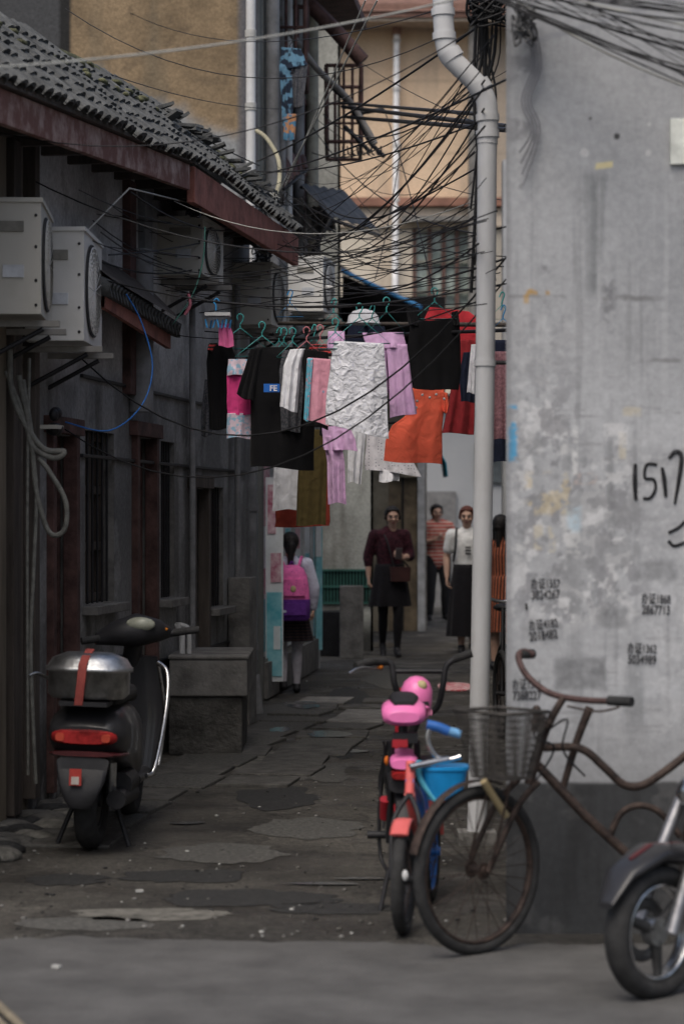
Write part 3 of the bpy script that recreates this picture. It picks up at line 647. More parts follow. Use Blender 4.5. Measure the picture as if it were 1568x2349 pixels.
stroke([(1456,1064),(1455,1100),(1457,1146)],[.006,.009,.007]); stroke([(1505,1066),(1482,1066),(1478,1096),(1498,1100),(1502,1122),(1490,1142),(1474,1143)],.006)
stroke([(1517,1072),(1522,1100),(1526,1140)],[.006,.009,.006]); stroke([(1533,1052),(1548,1036),(1562,1048),(1556,1100),(1546,1156)],[.006,.009,.009,.008,.005])
stroke([(1532,1222),(1555,1210),(1575,1190)],.006); stroke([(1532,1240),(1545,1252),(1570,1244)],.006)
stroke([(1206,1384),(1207,1398)],.004)
mb.make('brush_numbers',rb)
mb=MB(); mb.box((wx(1565,dW),dW-.01,wz(326,dW)),(60/K,.015,105/K),M('plaque',(.58,.6,.55),.6)); mb.make('plaque',rb,bevel=.003)
# ---- white downpipe
mb=MB(); pm=M('weathered_pvc',(.64,.65,.66),.5,.15,3,.05,c2=(.38,.38,.37),lo=.42,hi=.78,stretch=(1,1,.4)); q=11.5
pp=lambda x,y:W(x,y,q)
mb.tube([pp(1015,-120),pp(1015,-20),pp(1017,60),pp(1026,120),pp(1050,150),pp(1090,190),pp(1112,225),pp(1118,270),pp(1117,330)],.049,pm,18,6)
mb.tube([pp(1117,300),pp(1112,830),pp(1104,1330),pp(1092,1945)],.046,pm,18,4)
for x,y in [(1015,20),(1018,75),(1117,262),(1117,300)]: 
    mb.cyl(pp(x,y),pp(x+.6,y+16),.056,pm)
for a,b in [((1028,118),(1040,136)),((1094,190),(1106,208))]: mb.cyl(pp(*a),pp(*b),.056,pm)
for y,x in [(832,1112),(1640,1098)]:
    mb.cyl(pp(x,y-6),pp(x,y+8),.052,pm); mb.tube([pp(x,y),pp(x+60,y)+V((0.05,.0,0))],.01,blk,6,raw=True)
mb.box((wx(1092,q),q,.03),(.18,.18,.06),concm)
mb.make('white_downpipe')
# ================================================================ CABLES
mb=MB()
def cable(a,b,sag,r,m=wcable,k=14):
    A=W(*a);B=W(*b); P=[A.lerp(B,i/k)-V((0,0,sag*4*(i/k)*(1-i/k))) for i in range(k+1)]; mb.tube(P,r,m,5,raw=True)
for i in range(34):
    a=(random.uniform(585,700),random.uniform(380,600),random.uniform(18,19.5)); b=(random.uniform(1085,1165),random.choice([random.uniform(30,330),random.uniform(330,660)]),random.uniform(10.5,13))
    cable(a,b,random.uniform(.02,.4),random.choice([.002,.003,.003,.005]))
for i in range(22):
    a=(random.uniform(-40,330),random.uniform(330,620),random.uniform(12,14)); b=(random.uniform(560,700),random.uniform(440,620),19)
    cable(a,b,random.uniform(.02,.25),random.choice([.002,.003,.004]))
for i in range(12):
    a=(random.uniform(330,480),random.uniform(600,760),15.5); b=(random.uniform(1090,1165),random.uniform(450,700),random.uniform(11,13)); cable(a,b,random.uniform(.03,.2),.003)
for i in range(10):
    a=(random.uniform(690,900),random.uniform(100,600),random.uniform(21,24)); b=(random.uniform(1080,1160),random.uniform(0,560),random.uniform(12,16)); cable(a,b,random.uniform(0,.3),random.choice([.003,.005]))
for a,b,s in [((-20,60,12),(640,250,20),.1),((150,20,14),(1000,90,13),.3),((-20,300,11.5),(1080,70,11),.25),((300,30,20),(1010,20,12),.2)]: cable(a,b,s,.003)
cable((-20,20,13),(595,380,19),.05,.005); cable((40,395,12.5),(1160,520,11.5),.25,.004); cable((190,825,13.5),(1160,590,11.5),.62,.005); cable((150,985,13),(1160,640,11.5),.55,.004)
cable((230,640,13),(1100,660,12),.12,.005); cable((250,585,13),(620,505,18.5),.05,.005); cable((590,370,19),(1110,50,12),.05,.007); cable((600,400,19),(1165,180,10.5),.05,.006)
cable((880,250,22),(1000,700,17),-.1,.005); cable((920,330,23),(860,640,20),.1,.005); cable((640,440,19),(930,530,22),.2,.005)
cable((300,440,13),(620,500,18.5),.15,.005); cable((-10,440,12),(560,560,17),.3,.005)
for i in range(24):
    a=(1130+random.uniform(-20,150),-30+random.uniform(-30,30),8.9); b=(1680,10+i*10+random.uniform(-20,20),8.25); cable(a,b,random.uniform(-.01,.03),random.choice([.0015,.002,.003,.004]),random.choice([wcable,wcable,gcable]) if i%7==0 else wcable)
mb.make('overhead_cables')
mb=MB()
cable((-60,158,7.5),(1080,-10,9),.04,.004,gcable); cable((865,0,16),(640,440,18.8),.0,.006,gcable); cable((838,0,16),(655,425,18.8),.0,.006,gcable)
mb.tube([W(200,530,12.8),W(297,432,13),W(420,462,15),W(590,495,18.5)],.005,gcable,6,1,raw=True); cable((400,462,14.5),(1090,460,12),.18,.003,gcable)
cable((1180,0,8.9),(1620,215,8.5),.03,.005,gcable); mb.make('light_cables')
mb=MB(); blu=M('blue_wire',(.03,.16,.5),.5,.1)
mb.tube([W(150,968,13),W(250,988,13),W(325,930,13.2),W(350,840,13.3),(W(325,740,13.3)),W(290,675,13.2)],.004,blu,6); mb.tube([W(470,520,15),W(465,600,15),W(440,680,15),W(395,745,15)],.005,M('green_wire',(.1,.25,.2)),6); mb.tube([W(432,672,15),W(436,700,15),W(424,722,15)],.01,M('pink_string',(.6,.2,.25)),6)
mb.make('hanging_wire')
mb=MB()
def tangle(px,py,d,w,h,n,r,m=wcable):
    for i in range(n):
        pts=[W(px+random.uniform(-w,w),py+random.uniform(-h,h),d+random.uniform(-.08,.08)) for _ in range(6)]; mb.tube(pts,r,m,5,6)
tangle(1120,20,11.9,50,40,14,.006); tangle(1200,60,8.88,30,45,9,.004,M('cable_mid',(.10,.10,.10))); tangle(620,470,18.7,35,30,12,.005); tangle(620,460,18.7,25,20,5,.006,gcable); tangle(445,485,15,18,14,5,.004)
tangle(600,580,19,25,30,8,.006)
for i in range(11):
    x=1105+random.uniform(-10,40); mb.tube([W(x,-50,12),W(x+random.uniform(-15,15),120,12),W(1105+random.uniform(-22,35),260,12),W(1100+random.uniform(-22,35),420+random.uniform(0,300),12)],random.choice([.004,.006,.009]),wcable,5)
for i in range(4):
    x=1205+i*7; mb.tube([W(x,60,8.95),W(x+15,150,8.96),W(x-10,230,8.97),W(x+12,300,8.97),W(1190+i*3,350+25*i,8.97)],.003,M('cable_wall',(.17,.17,.18)),6)
mb.box(W(605,450,18.7),(.1,.08,.03),pvc); mb.make('cable_tangle')
mb=MB(); mb.ball(W(755,660,16),(.03,.02,.02),pvc); mb.tube([W(755,660,16),W(745,657,16)],.012,pvc); mb.make('cctv_camera')
# ================================================================ LAUNDRY
def garment(name,panels,d,dep=.05,fold=.014,hang=None,seed=0,parent=None,extra=None):
    rnd=random.Random(len(bpy.data.objects)); mb=MB(); fold*=.66
    for (rows,mat) in panels:
        m=len(rows); ny=34; n=64; vs=[];fs=[]
        ph=[rnd.uniform(0,6.3) for _ in range(6)]; fr=[rnd.uniform(1.2,2.2),rnd.uniform(3,5),rnd.uniform(8,12)]
        dy=rnd.uniform(-.01,.01)
        for i in range(ny+1):
            t=i/ny*(m-1); k=min(int(t),m-2); f=t-k
            l=[rows[k][0][q]*(1-f)+rows[k+1][0][q]*f for q in(0,1)]; r=[rows[k][1][q]*(1-f)+rows[k+1][1][q]*f for q in(0,1)]
            A=W(l[0],l[1],d);B=W(r[0],r[1],d); v=i/ny; amp=fold*(.25+.9*v)
            for j in range(n):
                a=2*math.pi*j/n; u=.5-.5*math.cos(a); s=math.copysign(abs(math.sin(a))**.6,math.sin(a))
                u2=u+.012*math.sin(v*9+ph[4])*(v)
                p=A.lerp(B,u2)
                fo=amp*(1.3*math.sin(fr[0]*u*3.14+ph[0]+v*1.2)+.8*math.sin(fr[1]*u*3.14+ph[1]-v*1.6)+.3*math.sin(fr[2]*u*3.14+ph[2]+v*3))
                if s>0: fo=fo*.6+amp*.8*math.sin(fr[1]*u*4+ph[3])
                p.y+=fo-s*dep*(.35+.65*v)*.5+dy
                p.z+=.006*math.sin(fr[0]*u*3+ph[2])*v
                vs.append(p)
        for i in range(ny):
            for j in range(n): j2=(j+1)%n; fs.append((i*n+j,i*n+j2,(i+1)*n+j2,(i+1)*n+j))
        fs.append(tuple(range(n))[::-1])
        mb.add(vs,fs,mat,True)
    if hang:
        for (hx,hy,sx,sy,hm) in hang:
            T=lambda x,y:W(x,y,d)
            mb.tube([T(hx-6,hy+14),T(hx-7,hy+5),T(hx,hy),T(hx+7,hy+6),T(hx+5,hy+16),T(hx,hy+24),T(hx,hy+32)],.004,hm,6)
            mb.tube([T(hx,hy+32),T(hx-sx,hy+32+sy),T(hx+sx,hy+32+sy)],.004,hm,6,1,closed=True,raw=True)
    if extra: extra(mb)
    return mb.make(name,parent)
R=lambda y,a,b:((a,y),(b,y))
teal=M('teal_plastic',(.05,.30,.29),.4,.1); pinkh=M('pink_plastic',(.5,.18,.2),.4,.1); blueh=M('blue_plastic',(.04,.26,.55),.4,.1)
kblack=CLOTH('black_cotton',(.007,.007,.008),cscale=9); kwhite=CLOTH('white_crinkle',(.78,.79,.84),(.66,.67,.78),'x',60,.36,crinkle=1.0,cscale=22)
klil=CLOTH('lilac_cotton',(.72,.46,.72),crinkle=.5,cscale=14); kor=CLOTH('coral_cotton',(.86,.15,.085),crinkle=.45,cscale=12)
kred=CLOTH('red_cotton',(.26,.025,.03)); kpink=CLOTH('pink_cotton',(.78,.17,.38)); kmag=CLOTH('magenta_cotton',(.78,.07,.27))
kpat=CLOTH('pastel_print',(.76,.62,.7),(.34,.55,.7),'x',38,.46); kdot=CLOTH('dotted_towel',(.68,.32,.40),(.10,.40,.56),'dots',17,.33)
kcy=CLOTH('cyan_towel',(.15,.48,.60),(.55,.35,.42),'x',60,.42); kw=CLOTH('white_cotton',(.76,.77,.80)); kwd=CLOTH('white_dotted',(.72,.71,.74),(.25,.25,.3),'dots',48,.2)
kgr=CLOTH('dark_heather',(.05,.055,.065),(.10,.1,.11),'x',90,.5); kol=CLOTH('olive_cotton',(.09,.068,.025)); kro=CLOTH('rust_red_cotton',(.34,.06,.04)); knavy=CLOTH('navy_cotton',(.015,.02,.04)); kmauve=CLOTH('mauve_towel',(.32,.17,.19),(.24,.12,.14),'x',60,.5)
kblp=CLOTH('blue_print',(.12,.24,.34),(.02,.03,.05),'x',14,.5); kora=CLOTH('orange_print',(.40,.2,.1),(.07,.18,.28),'x',16,.5); kstr=CLOTH('striped_jersey',(.02,.02,.02),(.5,.06,.06),'stripe',14,.5)
def clipf(mb):
    T=lambda x,y:W(x,y,14.3)
    mb.box(T(500,722),(.15,.12,.02),pvc); mb.tube([T(495,712),T(495,700),T(490,692),T(497,685),T(504,693)],.005,blueh,6)
    for x in range(474,530,9): mb.box(T(x,743)+V((0,random.uniform(-.05,.05),0)),(.01,.012,.05),blueh,Matrix.Rotation(random.uniform(-.3,.3),3,'Y'))
garment('pink_underwear',[([R(742,503,526),R(765,501,534),R(795,502,537)],kpink)],14.3,.02,.006,extra=clipf)
garment('striped_black_top',[([R(790,478,530),R(830,474,545),R(985,480,528)],kblack),([R(787,480,500),R(800,476,492),R(806,475,490)],kstr)],14.5,.04,hang=[(551,720,62,48,teal)])
garment('pastel_romper',[([R(824,524,572),R(862,520,577)],kpat),([R(860,520,577),R(950,521,579)],kmag),([R(948,521,578),R(1005,519,574)],kpat)],14.1,.03)
garment('black_tshirt',[([((585,797),(700,795)),((568,812),(716,812)),((572,880),(720,870)),((576,1000),(722,980)),((574,1070),(720,1078))],kblack),([((575,800),(600,800)),((560,850),(588,870)),((543,905),(580,922))],kblack)],14.0,.09,.018,hang=[(601,738,62,48,teal),(651,752,40,38,teal)])
lab=MB(); lm=M('blue_label',(.02,.15,.55),.6,.1); lab.box(W(623,890,13.90),(.092,.006,.048),lm); lo=lab.make('printed_label',bpy.data.objects['black_tshirt']); 
text('FE',627,891,.046,M('label_white',(.75,.75,.78)),bpy.data.objects['black_tshirt'],d=13.89,name='label_text',off=.001,bold=.001)
garment('grey_tshirt',[([R(803,648,694),R(850,640,700),R(990,645,688)],kgr)],13.95,.03,hang=[(671,752,38,36,teal)])
garment('raglan_tshirt',[([((665,802),(700,800)),((650,840),(690,840)),((642,935),(682,945))],kw),([((690,800),(752,808)),((694,860),(760,860)),((700,975),(752,985))],kblack)],13.7,.05,hang=[(703,750,48,40,pinkh)])
garment('striped_tshirt',[([R(790,712,752),R(812,706,760)],kstr)],13.75,.03,hang=[(734,745,30,40,pinkh)])
garment('dotted_towel',[([((706,820),(758,824)),((702,900),(757,905)),((697,962),(754,978))],kdot),([((704,822),(718,822)),((700,900),(712,900)),((696,962),(708,966))],kcy)],13.45,.03,.010)
garment('white_quilted_cloth',[([((766,782),(880,788)),((758,830),(884,840)),((750,900),(889,910)),((745,975),(890,1005))],kwhite)],13.3,.05,.022,hang=[(769,730,42,38,teal),(824,696,70,60,teal)])
garment('lilac_trousers',[([((830,763),(925,762)),((842,800),(932,800))],klil),([((885,790),(933,790)),((892,880),(945,880)),((893,960),(955,948))],klil),([((835,790),(885,790)),((850,900),(890,900))],klil),([R(760,752,790),R(800,750,792)],klil)],13.6,.06,.014,hang=[(886,682,45,50,teal)])
garment('black_camisole',[([((957,735),(1032,735)),((940,740),(1052,728)),((934,800),(1056,790)),((942,840),(1058,850)),((948,890),(1050,896))],kblack),([((932,706),(960,706)),((936,745),(968,745))],kblack),([((1034,716),(1050,712)),((1036,745),(1054,745))],kblack)],13.4,.05,.012,hang=[(996,660,50,40,teal)])
def btn(mb):
    for x,y in [(985,912),(1000,905),(1018,915),(968,906),(956,920),(954,935)]: mb.ball(W(x,y,13.93),.008,pvc,8,6)
garment('coral_tshirt',[([((944,890),(1018,892)),((940,925),(1018,930)),((928,955),(1016,955)),((900,975),(1015,975)),((884,1010),(1014,1015)),((878,1056),(1012,1066))],kor),([((1005,895),(1026,902)),((1012,925),(1030,928)),((1014,945),(1026,946))],kor)],14.1,.07,.014,extra=btn)
garment('red_dress',[([R(780,1052,1092),R(860,1040,1090),R(995,1012,1086)],kred)],15.0,.05,.016)
garment('navy_top',[([R(808,1062,1090),R(860,1052,1090),R(922,1056,1088)],knavy)],14.2,.04)
garment('grey_vest',[([R(790,1080,1095),R(902,1070,1096)],kw)],14.0,.03)
garment('mauve_towel',[([R(806,1128,1170),R(1008,1120,1172)],kmauve)],14.6,.03); garment('teal_towel',[([R(780,1115,1180),R(1060,1118,1184)],knavy)],15.8,.03)
garment('white_leggings',[([((800,985),(840,985)),((797,1040),(834,1040)),((797,1107),(828,1109))],kw)],15.6,.04)
garment('white_dotted_cloth',[([((840,990),(925,990)),((838,1040),(945,1050)),((835,1078),(965,1092))],kwd),([R(1080,870,915),R(1105,868,915)],kw)],15.4,.05,.02)
garment('lilac_skirt',[([((738,980),(800,975)),((740,1010),(815,1010)),((742,1030),(820,1036))],klil),([R(1000,740,780),R(1060,750,790),R(1155,752,794)],klil)],15.2,.05,.02)
garment('white_towel',[([R(1000,634,686),R(1080,628,686),R(1170,624,684)],kw)],16.5,.03,.012)
garment('olive_dress',[([R(985,695,740),R(1060,685,752),R(1205,678,746)],kol)],16.3,.05,.016)
garment('rust_red_skirt',[([R(1090,640,757),R(1175,632,757),R(1208,630,755)],kro)],16.8,.06,.02)
garment('black_trousers',[([R(960,735,760),R(1000,732,752)],kblack),([R(870,470,500),R(960,460,490),R(1000,462,486)],kgr)],15.5,.04)
garment('red_quilt',[([((985,705),(1075,715)),((970,735),(1095,730)),((975,770),(1095,790))],CLOTH('bright_red',(.42,.03,.04)))],17.5,.12,.02)
garment('dark_jacket',[([R(740,800,880),R(800,790,890)],knavy)],16.5,.06)
garment('blue_print_trousers',[([((645,108),(690,112)),((640,160),(705,150))],kblp),([R(150,640,668),R(240,645,672),R(318,650,672)],kblp),([R(148,670,706),R(245,672,695)],kgr)],20.3,.06,.02,hang=[(665,80,22,20,blk)])
garment('orange_print_cloth',[([R(262,650,680),R(322,650,676)],kora)],20.25,.04)
mb=MB(); mb.tube([W(600,780,15),W(1165,757,13)],.010,blk,8,raw=True); mb.tube([W(640,742,17.5),W(1165,745,15)],.014,dwood,8,raw=True); mb.tube([W(720,815,16),W(1100,800,15)],.01,blk,8,raw=True)
mb.tube([W(560,930,15),W(1165,905,15.4)],.006,blk,6,raw=True); mb.tube([W(560,985,17),W(1000,965,15.3)],.008,blk,6,raw=True)
mb.tube([W(430,690,15.2),W(780,705,13.2),W(1165,650,12)],.004,wcable,6); mb.tube([W(470,760,15),W(800,775,13.6),W(1100,690,12.5)],.004,wcable,6)
mb.make('laundry_pole')
mb=MB()
for x,y in [(665,665),(765,685),(720,745),(640,752),(853,700),(1150,670),(1153,700)]:
    T=lambda a,b:W(a,b,14.6); hm=random.choice([teal,blueh]); mb.tube([T(x-6,y+12),T(x,y),T(x+6,y+6),T(x,y+24),T(x,y+30)],.004,hm,6); mb.tube([T(x,y+30),T(x-32,y+62),T(x+32,y+62)],.004,hm,6,closed=True,raw=True)
mb.make('clothes_hangers')
mb=MB(); mb.loft([(W(833,742,16.2),(.11,0,0),(0,.11,0),2),(W(833,725,16.2),(.10,0,0),(0,.10,0),2),(W(833,714,16.2),(.07,0,0),(0,.07,0),2),(W(833,709,16.2),(.02,0,0),(0,.02,0),2)],kw,20); mb.loft([(W(833,743,16.2),(.125,0,0),(0,.14,0),2),(W(833,741,16.2),(.11,0,0),(0,.12,0),2)],kw); mb.make('sun_hat')
# ================================================================ PEOPLE
def caps(out,a,b,ra,rb,sx=1,sy=1,n=14):
    a=V(a);b=V(b); t=(b-a); L=t.length; t=t.normalized() if L>1e-6 else V((0,0,1)); u=t.orthogonal().normalized(); w=t.cross(u)
    rings=[]
    for i in range(5): th_=math.pi/2*(1-i/4); rings.append((a-t*ra*math.sin(th_),ra*math.cos(th_)))
    for i in range(5): th_=math.pi/2*i/4; rings.append((b+t*rb*math.sin(th_),rb*math.cos(th_)))
    vs=[];fs=[]
    for c,r in rings:
        r=max(r,1e-4)
        for j in range(n):
            an=2*math.pi*j/n; o=c+(u*math.cos(an)+w*math.sin(an))*r
            ax=a+t*max(0,min(L,(c-a).dot(t))); off=o-ax; vs.append(ax+V((off.x*sx,off.y*sy,off.z)))
    for i in range(len(rings)-1):
        for j in range(n): j2=(j+1)%n; fs.append((i*n+j,i*n+j2,(i+1)*n+j2,(i+1)*n+j))
    fs.append(tuple(range(n))[::-1]); fs.append(tuple(range((len(rings)-1)*n,len(rings)*n)))
    out.append((vs,fs))
def blob(name,prims,mat,parent,voxel=.012,sm=3):
    out=[]
    for p in prims: caps(out,*p)
    mb=MB()
    for vs,fs in out: mb.add(vs,fs,mat,True)
    o=mb.make(name,parent); r=o.modifiers.new('r','REMESH'); r.mode='VOXEL'; r.voxel_size=voxel; r.use_smooth_shade=True
    if sm: s=o.modifiers.new('s','SMOOTH'); s.factor=.5; s.iterations=sm
    return o
def handp(w,d,nrm,side,curl=.6):
    w=V(w);d=V(d).normalized();nrm=V(nrm);nrm=(nrm-d*nrm.dot(d)).normalized();l=d.cross(nrm)
    P=[]
    for o in(-.026,-.009,.009,.026): P.append((w+l*o*.6,w+d*.085+l*o,.015,.013))
    for o,L in zip((-.029,-.010,.010,.029),(.060,.074,.070,.052)):
        b=w+d*.088+l*o*side; m=b+(d*math.cos(curl)+nrm*math.sin(curl))*L*.55; e=m+(d*math.cos(curl*2.2)+nrm*math.sin(curl*2.2))*L*.5
        P+=[(b,m,.0095,.0085),(m,e,.0085,.0072)]
    b=w+d*.03-l*.028*side; m=b+(-l*side*.6+d*.7+nrm*.35).normalized()*.038; e=m+(d*.8+nrm*.5-l*side*.1).normalized()*.03
    P+=[(b,m,.013,.0105),(m,e,.0105,.009)]
    return P
hairm=M('black_hair',(.012,.010,.010),.55,.5,40,.4,bscale=90); hairr=M('auburn_hair',(.10,.03,.02),.5,.4,40,.4)
skinm=M('skin',(.46,.29,.215),.6,.08,8,.03); lipm=M('lips',(.36,.11,.10),.6); eyew=M('eye_white',(.5,.5,.48),.4); eyeb=M('eye_dark',(.01,.008,.008),.3)
def head(e,c,hair,face=True,tilt=0,long=False,bun=False):
    c=V(c)
    P=[(c+V((0,.008,.03)),c+V((0,.012,.028)),.086,.088,.92,1.08),(c+V((0,-.022,-.055)),c+V((0,-.015,.0)),.048,.068,1.0,.95),(c+V((0,-.035,-.085)),c+V((0,-.03,-.06)),.028,.045),
       (c+V((0,-.085,.012)),c+V((0,-.101,-.022)),.009,.014),(c+V((-.014,-.09,-.024)),c+V((.014,-.09,-.024)),.009,.009),
       (c+V((-.083,.01,-.02)),c+V((-.085,.016,.015)),.011,.015,.6,1),(c+V((.083,.01,-.02)),c+V((.085,.016,.015)),.011,.015,.6,1),
       (c+V((-.04,-.062,-.02)),c+V((-.045,-.05,-.03)),.022,.02),(c+V((.04,-.062,-.02)),c+V((.045,-.05,-.03)),.022,.02),
       (c+V((-.03,-.078,.028)),c+V((.03,-.078,.028)),.014,.014),
       (c+V((0,.02,-.17)),c+V((0,.01,-.06)),.052,.050)]
    blob('head',P,skinm,e,.006,2)
    mb=MB()
    for s in(-1,1):
        mb.ball(c+V((s*.032,-.079,.006)),(.0145,.010,.0075),eyew,10,8); mb.ball(c+V((s*.032,-.087,.006)),(.0065,.004,.0065),eyeb,8,6)
        mb.tube([c+V((s*.016,-.091,.026)),c+V((s*.034,-.092,.031)),c+V((s*.052,-.08,.025))],[.003,.0035,.002],eyeb,6)
        mb.tube([c+V((s*.018,-.089,.013)),c+V((s*.033,-.0915,.0165)),c+V((s*.048,-.082,.011))],.002,eyeb,6)
    mb.ball(c+V((0,-.079,-.052)),(.022,.008,.0045),lipm,10,6); mb.ball(c+V((0,-.078,-.059)),(.017,.008,.005),lipm,10,6)
    mb.make('face_features',e)
    H=[(c+V((0,.03,.045)),c+V((0,.035,.04)),.094,.096,.98,1.0),(c+V((-.05,-.055,.085)),c+V((-.075,.0,.0)),.022,.022),(c+V((.05,-.055,.085)),c+V((.075,.0,.0)),.022,.022),(c+V((-.03,-.062,.088)),c+V((.03,-.062,.088)),.018,.018),(c+V((0,.055,.0)),c+V((0,.05,-.05)),.078,.06)]
    if long: H+=[(c+V((-.07,.03,.0)),c+V((-.075,.04,-.17)),.03,.02),(c+V((.07,.03,.0)),c+V((.075,.04,-.17)),.03,.02),(c+V((0,.06,0)),c+V((0,.07,-.2)),.06,.03)]
    if bun: H+=[(c+V((0,.10,.03)),c+V((0,.115,.03)),.042,.04)]
    blob('hair',H,hair,e,.007,2)
TOR=lambda g:[((0,0,.90),(0,0,1.0),.150+g,.125+g,1.0,.68),((0,0,1.0),(0,.0,1.24),.118+g,.145+g,1.0,.66),((-.125,.005,1.345),(.125,.005,1.345),.055+g,.055+g),((0,0,1.24),(0,.01,1.36),.14+g,.09+g,1.0,.62),((0,.015,1.38),(0,.012,1.41),.062+g*.5,.052)]
def arm(a,b,c,g=0): return [(a,b,.050+g,.040+g),(b,V(b).lerp(V(c),.3),.040+g,.040+g),(V(b).lerp(V(c),.3),c,.040+g,.027+g)]
def leg(h,k,a,g=0): return [(h,k,.088+g,.055+g),(k,V(k).lerp(V(a),.35),.053+g,.056+g),(V(k).lerp(V(a),.35),a,.056+g,.036+g)]
def shoe(a,dirv,pitch=0):
    a=V(a);d=V(dirv).normalized(); return [(a+V((0,0,-.035))-d*.03,a+V((0,0,-.045))+d*.10,.040,.036,1,1),(a+V((0,0,-.045))+d*.05,a+V((0,0,-.052+pitch))+d*.16,.040,.030),(a,a+V((0,0,-.03)),.042,.042)]
def skirt(name,e,z0,z1,r0,r1,mat,pleats=14,amp=.012,sy=.75,dx=0):
    mb=MB(); n=112; k=16; vs=[];fs=[]
    for i in range(k+1):
        t=i/k; r=r0+(r1-r0)*t**.8
        for j in range(n):
            a=2*math.pi*j/n; rr=r+amp*t*math.cos(pleats*a+.6*math.sin(3*a)); vs.append((rr*math.cos(a)+dx*t,rr*sy*math.sin(a),z0+(z1-z0)*t))
    for i in range(k):
        for j in range(n): j2=(j+1)%n; fs.append((i*n+j,(i+1)*n+j,(i+1)*n+j2,i*n+j2))
    fs.append(tuple(range(n)))
    mb.add(vs,fs,mat,True); mb.make(name,e)
g=empty('schoolgirl',(wx(665,21.3),21.3,0),math.pi+.12,1.40/1.66)
shirtw=CLOTH('school_shirt',(.58,.60,.72)); tights=CLOTH('white_tights',(.50,.48,.52)); plaid=CLOTH('plaid_skirt',(.015,.015,.02),(.05,.03,.03),'stripe',10,.5)
head(g,(0,0,1.555),hairm)
blob('hair_ponytail',[((0,.10,1.58),(0,.14,1.54),.04,.042),((0,.14,1.54),(.01,.15,1.38),.045,.03),((.01,.15,1.38),(.02,.145,1.27),.03,.012)],hairm,g,.008)
A1=((-.175,0,1.35),(-.25,.0,1.10),(-.245,-.05,.90)); A2=((.175,0,1.35),(.25,.0,1.10),(.24,-.09,.92))
blob('shirt',TOR(.012)+arm(*A1,g=.022)+arm(*A2,g=.022),shirtw,g,.011)
blob('hands',handp((-.245,-.05,.885),(0,-.1,-1),(1,0,0),1)+handp((.24,-.09,.905),(0,-.1,-1),(-1,0,0),-1),skinm,g,.0045,1)
skirt('pleated_skirt',g,.97,.55,.15,.235,plaid,18,.014)
blob('legs',leg((-.08,0,.85),(-.075,-.02,.47),(-.07,.0,.10))+leg((.08,0,.85),(.08,-.05,.47),(.075,.06,.13)),tights,g,.01)
blob('shoes',shoe((-.07,0,.085),(-.1,-1,0))+shoe((.075,.06,.11),(.1,-1,-.1)),blk,g,.009)
mb=MB(); bpk=CLOTH('backpack_pink',(.80,.17,.44),(.35,.03,.25),'dots',22,.13); bpu=CLOTH('backpack_purple',(.15,.045,.29)); gold=M('gold_patch',(.45,.38,.2),.5)
mb.loft([((0,.20,.99),(.185,0,0),(0,.11,0),3.2),((0,.20,1.12),(.175,0,0),(0,.11,0),3),((0,.195,1.24),(.155,0,0),(0,.10,0),2.8),((0,.185,1.31),(.12,0,0),(0,.08,0),2.5),((0,.175,1.345),(.06,0,0),(0,.04,0),2.2)],bpk,28)
mb.loft([((0,.20,.77),(.16,0,0),(0,.09,0),3.2),((0,.20,.80),(.188,0,0),(0,.115,0),3.4),((0,.20,.99),(.19,0,0),(0,.115,0),3.4)],bpu,28)
mb.loft([((0,.315,.83),(.14,0,0),(0,.03,0),4),((0,.32,.95),(.14,0,0),(0,.03,0),4)],bpu,20); mb.loft([((0,.30,1.03),(.13,0,0),(0,.035,0),4),((0,.295,1.2),(.10,0,0),(0,.03,0),4)],bpk,20)
mb.ball((.0,.335,1.1),(.03,.008,.035),gold,10,6); mb.box((.10,.35,.87),(.05,.004,.025),shirtw)
for s in(-1,1): mb.tube([(s*.07,.16,1.32),(s*.11,.07,1.415),(s*.125,-.05,1.40),(s*.13,-.12,1.25),(s*.15,-.05,.98),(s*.15,.12,.86)],.016,bpk,8)
mb.tube([(-.03,.17,1.33),(0,.18,1.38),(.03,.17,1.33)],.009,bpu,6); mb.make('backpack',g)
w=empty('woman_in_dark_dress',(wx(893,27),27,0),.1,1.66/1.66)
maroon=CLOTH('maroon_lace',(.065,.017,.026),(.02,.008,.012),'x',60,.5); dblack=CLOTH('black_dress_cloth',(.012,.011,.013)); blkt=CLOTH('black_tights',(.012,.011,.012))
head(w,(.03,-.02,1.545),hairm,bun=True)
A1=((-.17,0,1.35),(-.235,.04,1.12),(-.235,.0,.89)); A2=((.17,0,1.35),(.23,.02,1.12),(.13,-.18,1.10))
blob('top',TOR(.02)+arm(A1[0],A1[1],V(A1[1]).lerp(V(A1[2]),.4),g=.022)+arm(A2[0],A2[1],V(A2[1]).lerp(V(A2[2]),.35),g=.022),maroon,w,.012)
blob('arms',arm(*A1)+handp((-.235,.0,.885),(0,-.2,-1),(1,0,0),1,.7)+arm(*A2)+handp((.13,-.18,1.10),(-.5,-.2,.35),(-.3,.6,.6),-1,.9),skinm,w,.0055,2)
skirt('dress_skirt',w,1.03,.56,.16,.235,dblack,9,.014)
blob('legs',leg((-.08,0,.85),(-.075,-.02,.47),(-.06,.16,.14))+leg((.08,0,.85),(.08,-.12,.47),(.07,-.12,.09)),blkt,w,.01)
blob('shoes',shoe((-.06,.16,.125),(0,-1,-.5),-.03)+shoe((.07,-.12,.085),(0,-1,0)),blk,w,.009)
mb=MB(); mb.loft([((.10,-.17,.84),(.11,0,0),(0,.04,0),4),((.10,-.17,1.0),(.12,0,0),(0,.045,0),4)],M('brown_leather',(.05,.02,.018),.5),20); mb.tube([(-.1,.02,1.425),(-.04,-.12,1.28),(.03,-.16,1.0)],.009,blk,6); mb.tube([(-.1,.02,1.425),(.05,.13,1.2),(.2,-.1,1.0)],.009,blk,6)
